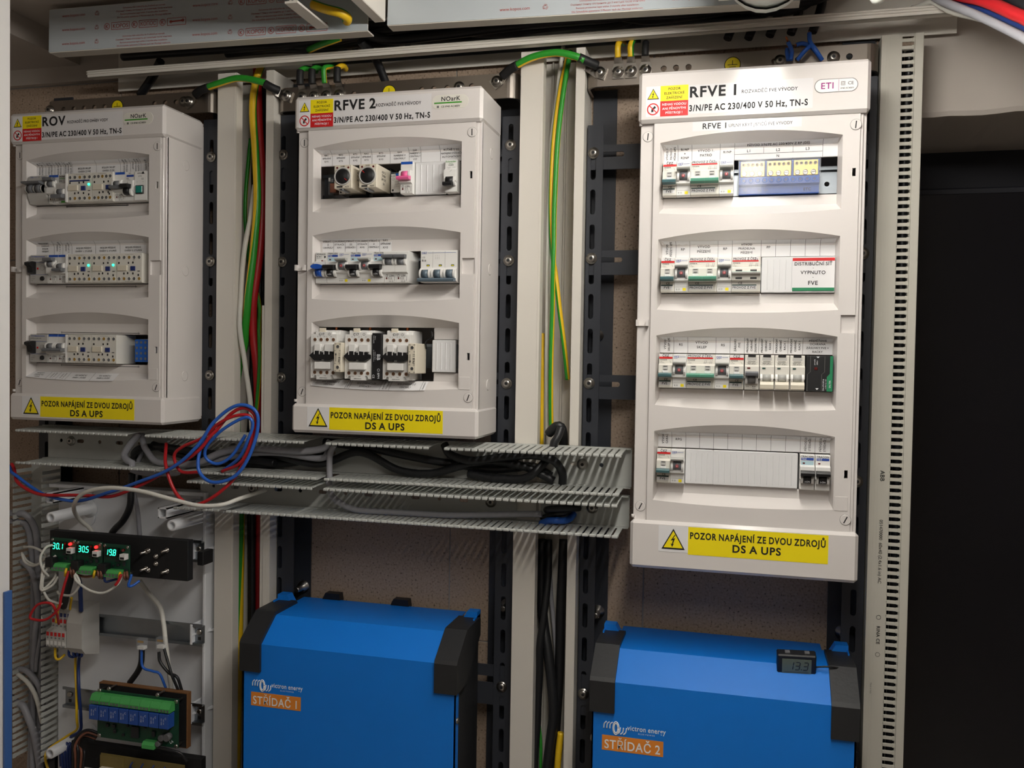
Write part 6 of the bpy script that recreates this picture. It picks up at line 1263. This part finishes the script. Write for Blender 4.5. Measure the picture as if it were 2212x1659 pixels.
# loops in the horizontal ducts
G = 'cable_grey'
cable('data_cable', [(-1052.3, 40, -364.5), (-1070.4, 36, -390.7), (-1074.6, 36, -405.6), (-1052.8, 30, -418.7), (-1010.7, 30, -422.6), (-947.4, 34, -410.7), (-900.2, 36, -389.4), (-852.5, 36, -380.3), (-774.5, 36, -382), (-730.9, 40, -377.1), (-721.8, 46, -366.8)], 5.4, G, 'thick grey cable looping in the upper duct under ROV')
cable('data_cable', [(-1055.9, 56, -369.6), (-1039.4, 48, -394.2), (-1013.9, 40, -410.7), (-951.5, 40, -410.1), (-873.1, 44, -391.9), (-809.9, 44, -386.4), (-740.3, 44, -391.8), (-727.2, 48, -379.1)], 5, G, 'second grey cable lying in the upper duct under ROV')
cable('data_cable', [(-715.9, 40, -369.6), (-722, 40, -385), (-718.5, 34, -418), (-719, 34, -430), (-714, 40, -450), (-679, 44, -467.3), (-614.3, 48, -471.7), (-514.8, 50, -465.4), (-432.3, 52, -458.8), (-396, 56, -456)], 4.6, 'cable_grey', 'grey cable hanging from the upper duct into the lower duct')
for i, p in enumerate(([(-854.2, 66, -395.5), (-786.1, 58, -398.9), (-738.6, 56, -400.1), (-678.1, 56, -379.9), (-618.4, 56, -405), (-567.5, 56, -407.4), (-517.8, 56, -393.5), (-462.6, 58, -387.8), (-415, 60, -392.5), (-381.7, 64, -408)], [(-743.9, 66, -369.4), (-665.8, 62, -376.5), (-606.4, 62, -384.4), (-547.6, 60, -391.9), (-477.4, 62, -395.7), (-422.3, 62, -389.8), (-389, 66, -405.3)], [(-548, 60, -364.6), (-535.7, 56, -380.7), (-503.2, 54, -389.2), (-454.2, 52, -380.1), (-413.4, 52, -375.1), (-383.1, 52, -380.3), (-372.7, 58, -396.9), (-374, 66, -414.5)], [(-510.6, 56, -399.9), (-467.4, 52, -410.7), (-426.4, 52, -408.7), (-403.5, 54, -391.3), (-381.8, 60, -358), (-376.2, 70, -335.5)], [(-1097.6, 100, -448.2), (-1071.7, 60, -400.5), (-1034.1, 50, -386.8), (-962.6, 56, -391.8), (-882.9, 60, -399.7), (-819.8, 62, -400.8)], [(-1049, 70, -385.5), (-986.2, 66, -401.2), (-902.8, 66, -408.6), (-806.1, 66, -404.2), (-740.7, 60, -390)])):
    cable('power_cable', p, 6, 'cable_black', 'black cable lying in the upper slotted duct', group='black cables in the upper slotted duct')
for i, p in enumerate([[(-393.9, 62, -458.2), (-384.7, 50, -452.3), (-359.4, 56, -448.5), (-348.6, 70, -448.8)], [(-402.2, 70, -470.7), (-378.7, 54, -460.5), (-363.7, 62, -457.7), (-357.1, 80, -452.3)], [(-402.2, 70, -474.7), (-378.7, 54, -463.8), (-363.6, 62, -460.3), (-357.1, 80, -452.3)]]): cable('power_cable', p, 5, 'cable_black' if i < 2 else 'cable_blue', ('black cable bundled at the lower duct entry', 'second black cable bundled at the lower duct entry', 'blue cable tucked under the lower duct comb')[i])
# red and blue loops hanging in front of the ducts
cable('wire', [(-1280, 20, -424.3), (-1245.4, 1, -446.7), (-1195.5, -5, -463.9), (-1131.4, -9, -461.4), (-1062.3, -11, -458.7), (-1011.4, -13, -438.7), (-953.6, -15, -409), (-905.1, -17, -380.3), (-873.1, -13, -340.2), (-841.3, -9, -316.9), (-822.3, -5, -325.4), (-822.9, -1, -349.6), (-838.1, -3, -391.2), (-856.9, -7, -426), (-891.6, -13, -454.7), (-921.6, -15, -463), (-947, -15, -444.9), (-967.6, -9, -406.8), (-987.9, 20, -377.2)], 2.6, 'cable_red', 'long red wire looping in front of the slotted ducts', k=8)
cable('wire', [(-1283.9, 24, -423.4), (-1253.8, 5, -440.1), (-1208, -1, -460.8), (-1150.3, -7, -470), (-1112.6, -11, -467.3), (-1044.1, -13, -446.1), (-968.1, -17, -417.8), (-911.6, -19, -382.4), (-875.8, -15, -333.4), (-842.7, -13, -312), (-816.9, -9, -320.2), (-814.8, -7, -348.9), (-827.2, -11, -389.9), (-848.1, -15, -417.7), (-880.1, -19, -427), (-903.5, -19, -413.1), (-908.2, -17, -385.9), (-902.8, -9, -362.3)], 2.6, 'cable_blue', 'long blue wire looping in front of the slotted ducts', k=8)
cable('wire', [(-913, -5, -415.2), (-943.3, -7, -415), (-953.2, -9, -392.1), (-936.8, -11, -377.3), (-900.2, -13, -361.8), (-861.6, -13, -333), (-833.6, -9, -326.2), (-824.4, -5, -335.7), (-829.1, -3, -370.2), (-843, -5, -398.1), (-877.6, 1, -412.8)], 2.4, 'cable_red', 'short red wire coil beside the blue loop', k=8)
cable('wire', [(-880.2, 5, -413.4), (-844.3, -3, -388), (-823.1, -7, -349.2), (-823.2, -11, -331.9), (-838.7, -13, -332.3), (-875.6, -15, -353.9), (-896.9, -13, -375.5), (-898.7, -9, -393.2), (-881.7, -5, -401.2), (-859.7, -3, -388.7), (-838.1, -1, -357)], 2.4, 'cable_blue', 'short blue wire coil beside the red loop', k=8)
# open box wiring
cable('data_cable', [(-833.5, 52, -445.4), (-844.3, 30, -450), (-852.5, 5, -453.8), (-867, -15, -459.9), (-899.1, -25, -461.5), (-941.9, -31, -453.4), (-994.5, -35, -443.2), (-1051.1, -35, -442), (-1097.4, -29, -453.8), (-1126.1, -15, -474.6), (-1159.7, 30, -502.3), (-1155.2, 52, -526.2), (-1139.6, 58, -551.5)], 3.2, 'cable_white', 'white cable looping across the open enclosure base')
cable('power_cable', [(-1068.6, 45, -430.1), (-1070.2, 45, -458.4), (-1071, 43, -484.2), (-1085.4, 46, -507.9), (-1107.3, 54, -526.5), (-1130.7, 58, -554.7)], 5.4, 'cable_black', 'black cable curving down behind the black display plate')
cable('data_cable', [(-1064.3, 65, -381.9), (-1074.5, 65, -423.7), (-1079.3, 67, -462), (-1075.4, 69, -499.9), (-1071.7, 69, -537.6)], 3.6, 'cable_grey', 'grey cable lying flat on the open enclosure base')
cable('data_cable', [(-1069.7, 67, -609.2), (-1048, 59, -624.4), (-1021.9, 53, -643.1), (-1009.1, 45, -665.8), (-998.4, 35, -687.7), (-989.3, 31, -729.7), (-982.7, 29, -765)], 3.6, 'cable_white', 'white printed cable hanging past the empty rail')
cable('power_cable', [(-1030.8, 21, -701.2), (-1031.5, 21, -723.3), (-1040.3, 25, -740.3), (-1057.1, 27, -761.3)], 4.6, 'cable_black', 'black cable with clear plug over the relay board')
cable('wire', [(-1027.7, 17, -701.1), (-1024.4, 15, -727.9), (-1006, 15, -733.3), (-994.9, 17, -737.2), (-986.9, 21, -759.6)], 2, 'cable_blue', 'blue wire from the clear plug to the relay board')
cable('wire', [(-996.8, 17, -702.5), (-992.8, 15, -717.4), (-977, 15, -733.9), (-964.4, 17, -740.5), (-958.8, 21, -760.9)], 2.4, 'cable_black', 'thin black wire from the clear plug beside the white cable')
cable('wire', [(-990.9, 19, -690.9), (-982.7, 17, -709.8), (-971.2, 15, -733.3), (-963.8, 21, -760)], 2.2, 'cable_black', 'second thin black wire beside the white cable')
for p_, nm in (((-1025.4, 15, -693), 'black cable'), ((-990.5, 15, -688.1), 'thin black wires')):
    b = MB(); b.box(-7, 7, -5, 5, -8, 10, 'clear', .6); b.box(-6, 6, -4, 4, -7, -2, 'device_white', .3); b.box(-5, 5, -4.6, -3.6, 4, 7, 'brass'); single(b, 'clear_plug', p_, f'clear plug on the end of the {nm} at the empty rail', 'plug')
# left: wires around the controllers
WG = 'wires around the lit controller boards'
for i, p in enumerate(([(-1153.1, -21, -537.4), (-1162.9, -31, -540.4), (-1168.5, -37, -556.1), (-1166, -35, -574.3), (-1164.8, -25, -586.6)], [(-1156.6, -19, -555.4), (-1164.6, -31, -567.9), (-1167.7, -35, -592.4), (-1169.5, -33, -607.4), (-1157.9, -25, -600.5), (-1153, -19, -587.8)], [(-1161.9, -15, -560.3), (-1164.8, -27, -572.4), (-1168.8, -31, -589.8), (-1169.7, -29, -606.3), (-1156.4, -21, -591.2), (-1156.5, -17, -583.5)], [(-1169.7, -29, -610.6), (-1163.9, -25, -623.5), (-1158.2, -15, -629.3), (-1153.2, -5, -633)], [(-1259.1, 25, -558.4), (-1231.6, 15, -554.4), (-1202.7, 5, -557.9), (-1193, 5, -566.8)], [(-1262.7, 25, -567.8), (-1242.3, 15, -577.8), (-1213.3, 5, -579.5), (-1191.9, -1, -565.5)], [(-1257.1, 21, -568.1), (-1241.3, 11, -579.1), (-1216.7, 1, -580.3), (-1200.7, -1, -574.3)])):
    cable('wire', p, 1.9, 'cable_white', 'white wire curling between the slotted duct and the controller boards', group=WG)
cable('wire', [(-1026.8, -31, -571.7), (-1032.5, -35, -586.7), (-1051.2, -39, -599.8), (-1074.2, -41, -598.4), (-1100.8, -39, -586.2), (-1106, -35, -576.9), (-1096.7, -37, -591.3), (-1112.6, -35, -609.4), (-1142.5, -25, -613.8), (-1153, -19, -611.8)], 1.9, 'cable_white', 'white wire with a red end sagging under the controller boards')
cable('wire', [(-1026, -32, -571.4), (-1029.2, -34, -581), (-1033.3, -36, -587.9)], 2.1, 'cable_red', 'short red end on the sagging white wire')
cable('wire', [(-1121.2, -31, -573.2), (-1123.5, -37, -592), (-1128.4, -39, -613.3), (-1131.6, -41, -630.9), (-1149.9, -45, -647.8), (-1170, -49, -648.5), (-1174.1, -51, -642.6), (-1161.6, -49, -624.9), (-1141.5, -45, -622.8), (-1138.5, -37, -639.7), (-1153.8, -15, -663.9)], 2, 'cable_red', 'red wire with a loop below the controller reading 30.1')
cable('power_cable', [(-1127.5, -15, -579.5), (-1137.7, -11, -603.1), (-1149.8, -5, -623.9), (-1160.2, 1, -642.5)], 5, 'cable_black', 'short thick black cable between controllers and terminal blocks')
for i, p in enumerate([[(-1126.3, -30, -571), (-1125.4, -33, -575.9), (-1129.7, -29, -582.9)], [(-1120.4, -29, -569.3), (-1116.1, -33, -576.7), (-1122.2, -23, -585.2)], [(-1115.4, -29, -569), (-1111.1, -33, -576.3), (-1117.1, -23, -584.8)], [(-1075.3, -30, -570.7), (-1074.4, -33, -574.9), (-1078.5, -29, -581.1)], [(-1069.5, -29, -569.1), (-1065.3, -33, -575.6), (-1071, -23, -583.4)], [(-1065.3, -29, -568.7), (-1061.2, -33, -575.3), (-1066.9, -23, -583.1)], [(-1028.4, -30, -570.7), (-1027.6, -33, -574.1), (-1031.6, -29, -579.6)], [(-1022.7, -29, -569), (-1018.7, -33, -574.8), (-1024, -23, -581.8)], [(-1018.6, -29, -568.7), (-1014.6, -33, -574.5), (-1020, -23, -581.5)]]):
    cable('wire', p, 1.9, ('cable_yellow', 'cable_brown', 'cable_brown')[i % 3], ('short yellow ferrule wire below a green terminal', 'short brown wire below a green terminal', 'short brown wire below a green terminal')[i % 3], 'wire', ('yellow ferrule wires below the controllers', 'brown wires below the controllers', 'brown wires below the controllers')[i % 3])
cable('wire', [(-1120.6, -21, -581.2), (-1097.8, -23, -583.3), (-1069.4, -27, -575.9)], 1.8, 'cable_brown', 'brown wire bridging the first two controllers')
cable('wire', [(-1062.8, -29, -572.1), (-1061.1, -27, -586.6), (-1053.6, -21, -586.1), (-1038.6, -17, -581.6)], 1.8, 'cable_dark_blue', 'dark blue wire under the middle controller'); cable('wire', [(-1015.3, -29, -571.3), (-1016.9, -31, -587.8), (-1013.5, -25, -589.7), (-1008.2, -15, -584.6)], 2, 'cable_blue', 'blue wire under the controller reading 19.8')
for i, p in enumerate([[(-1165.5, 11, -648.7), (-1157.7, 5, -634.5), (-1149, -1, -624.8)], [(-1161.1, 11, -648.3), (-1154.2, 5, -634.2), (-1147.2, -1, -624.7)], [(-1156.8, 11, -647.9), (-1150.7, 5, -633.9), (-1145.5, -1, -624.5)]]): cable('wire', p, 1.8, ('cable_yellow', 'cable_white', 'cable_yellow')[i], 'thin wire entering the top of the terminal blocks', group='wires on the terminal blocks')
cable('wire', [(-1138.4, 15, -650.4), (-1130.8, 5, -624.9), (-1124.1, -5, -601.3), (-1124.9, -11, -586.8)], 3.4, 'cable_dark_blue', 'dark blue cable rising from the terminal blocks')
cable('wire', [(-1167, -5, -665.8), (-1161.8, -7, -644.9), (-1157.6, -5, -631.9)], 2.2, 'cable_yellow', 'yellow wire beside the terminal blocks')
cable('wire', [(-1191, 19, -712.6), (-1188.3, 17, -730.5), (-1182.9, 19, -733.6), (-1179.3, 27, -728.3)], 2, 'cable_yellow', 'yellow wire looping below the terminal blocks')
cable('wire', [(-1161.5, 33, -719.4), (-1176.1, 47, -754.4), (-1167.3, 39, -788.9), (-1164.4, 39, -834.4), (-1169.5, 45, -856.6), (-1185.7, 45, -870.1), (-1207.5, 39, -884.2), (-1216.6, 31, -892.7), (-1214.8, 25, -903.7), (-1204.8, 21, -919.7)], 2, 'cable_yellow', 'long yellow wire running down the open enclosure base')
cable('wire', [(-1157.1, 31, -718.3), (-1169, 45, -753), (-1161.1, 37, -787.5), (-1162.6, 41, -835), (-1167.7, 45, -860.2), (-1192.9, 43, -877.9), (-1196.6, 39, -892.1), (-1193, 35, -916.8)], 2.6, 'cable_dark_blue', 'long dark blue wire running down the open enclosure base')
for i, p in enumerate([[(-1165.3, 21, -712.9), (-1163.5, 21, -724.8), (-1158, 27, -727.7), (-1161.4, 35, -724.5)], [(-1158.2, 21, -712.2), (-1156.4, 21, -724.1), (-1156.3, 27, -727.5), (-1161.4, 35, -724.5)], [(-1151.2, 21, -711.6), (-1149.4, 21, -723.4), (-1154.5, 27, -727.3), (-1161.4, 35, -724.5)], [(-1144.1, 21, -710.9), (-1142.4, 21, -722.7), (-1152.7, 27, -727.2), (-1161.4, 35, -724.5)]]): cable('wire', p, 2, 'cable_dark_blue', 'dark blue wire curling under the terminal blocks', group='dark blue wires under the terminal blocks')
for i, p in enumerate([[(-1182.4, 31, -874.6), (-1182.4, 27, -879), (-1182.4, 25, -891.8), (-1178.8, 23, -914.8)], [(-1177, 31, -873.9), (-1177.1, 27, -878.3), (-1177.1, 25, -891.2), (-1173.5, 23, -914.1)], [(-1171.7, 31, -873.2), (-1171.7, 27, -877.6), (-1171.7, 25, -890.5), (-1168.1, 23, -913.4)], [(-1166.3, 31, -872.6), (-1166.4, 27, -877), (-1166.4, 25, -889.8), (-1162.8, 23, -912.7)]]): cable('wire', p, 2.2, 'cable_dark_blue', 'dark blue wire entering the lower connector', group='dark blue wires at the lower connector')
for i, p in enumerate([[(-1091.4, 1, -837.3), (-1107.8, -5, -831), (-1121.4, -9, -842.7), (-1124.8, -11, -865.1), (-1129.8, -9, -896.1)], [(-1093.9, 1, -839.8), (-1111.2, -5, -834.3), (-1123.1, -9, -847.4), (-1122.2, -11, -864.8), (-1126.4, -9, -895.6)], [(-1096.5, 1, -842.3), (-1114.6, -5, -837.7), (-1124.8, -9, -852), (-1119.6, -11, -864.4), (-1123, -9, -895.1)], [(-1099, 1, -844.9), (-1118, -5, -841), (-1126.5, -9, -856.6), (-1117.1, -11, -864.1), (-1119.5, -9, -894.7)], [(-1101.6, 1, -847.4), (-1121.4, -5, -844.4), (-1128.3, -9, -861.2), (-1114.5, -11, -863.8), (-1116.1, -9, -894.2)]]): cable('wire', p, 2, 'cable_brown' if i % 2 else 'cable_black', 'dark wire arching from the relay board to the lower board', group='dark wires between the two lower boards')
cable('wire', [(-977.8, -11, -838.4), (-954.7, -15, -838), (-937.4, -11, -843.2), (-929.5, -5, -856.9)], 2.2, 'cable_black', 'black wire curving below the relay board')
# cables in the vertical slotted duct
for i, p in enumerate(([(-1320.6, 60, -513.1), (-1301.8, 70, -515.2), (-1288.4, 78, -533.9), (-1286.4, 84, -570.6), (-1282.4, 84, -665.9), (-1278.3, 84, -761.4), (-1287.4, 86, -955.3)], [(-1321.6, 66, -526), (-1307.4, 74, -530.4), (-1297.9, 80, -554.7), (-1295.7, 86, -619.6), (-1299.2, 88, -748.7), (-1304.6, 88, -958.5)], [(-1306.4, 70, -592.9), (-1286.5, 72, -611.7), (-1276.9, 74, -647), (-1274.9, 76, -687), (-1284.2, 80, -744.7), (-1291.6, 82, -786.1), (-1291.4, 84, -859.1), (-1287.4, 84, -954.4)], [(-1277.7, 80, -664.5), (-1278.5, 80, -728.2), (-1284, 82, -785.3)], [(-1330, 70, -786), (-1303.2, 70, -781.6), (-1284.2, 74, -794.5), (-1272.8, 76, -813.9), (-1274.3, 84, -857.1)], [(-1308.9, 68, -784.7), (-1286.2, 66, -799.9), (-1272.8, 70, -827.6), (-1270.6, 80, -871.1)], [(-1331.8, 72, -827), (-1308.8, 70, -839.7), (-1291.7, 70, -861.6), (-1282, 76, -894.8), (-1279.8, 84, -953.4)])):
    cable('data_cable', p, (5.5, 5, 4.6, 3, 5, 3.6, 6)[i], ('cable_grey', 'cable_grey', 'cable_grey', 'cable_grey', 'cable_grey', 'cable_white', 'cable_grey')[i], ('grey cable entering high and running down the vertical slotted duct', 'second grey cable behind it in the vertical slotted duct', 'pale grey cable hanging in the vertical slotted duct', 'short pale cable section in the vertical slotted duct', 'grey cable entering low through the vertical slotted duct', 'white cable arching inside the vertical slotted duct', 'thick grey cable leaving the vertical slotted duct at the bottom')[i])

for i in range(3): cable('power_cable', [(52 + i * 13, 112 + 6 * (i % 2), -1400), (54 + i * 12, 114, -600), (51 + i * 13, 110 + 5 * i, 0), (54 + i * 12, 112, 180)], 6, 'cable_black', 'black cable added inside the beige ABB duct to darken its slots', group='added black cables darkening the beige duct slots')  # black runs added behind the fingers so the duct slots look dark

settle()
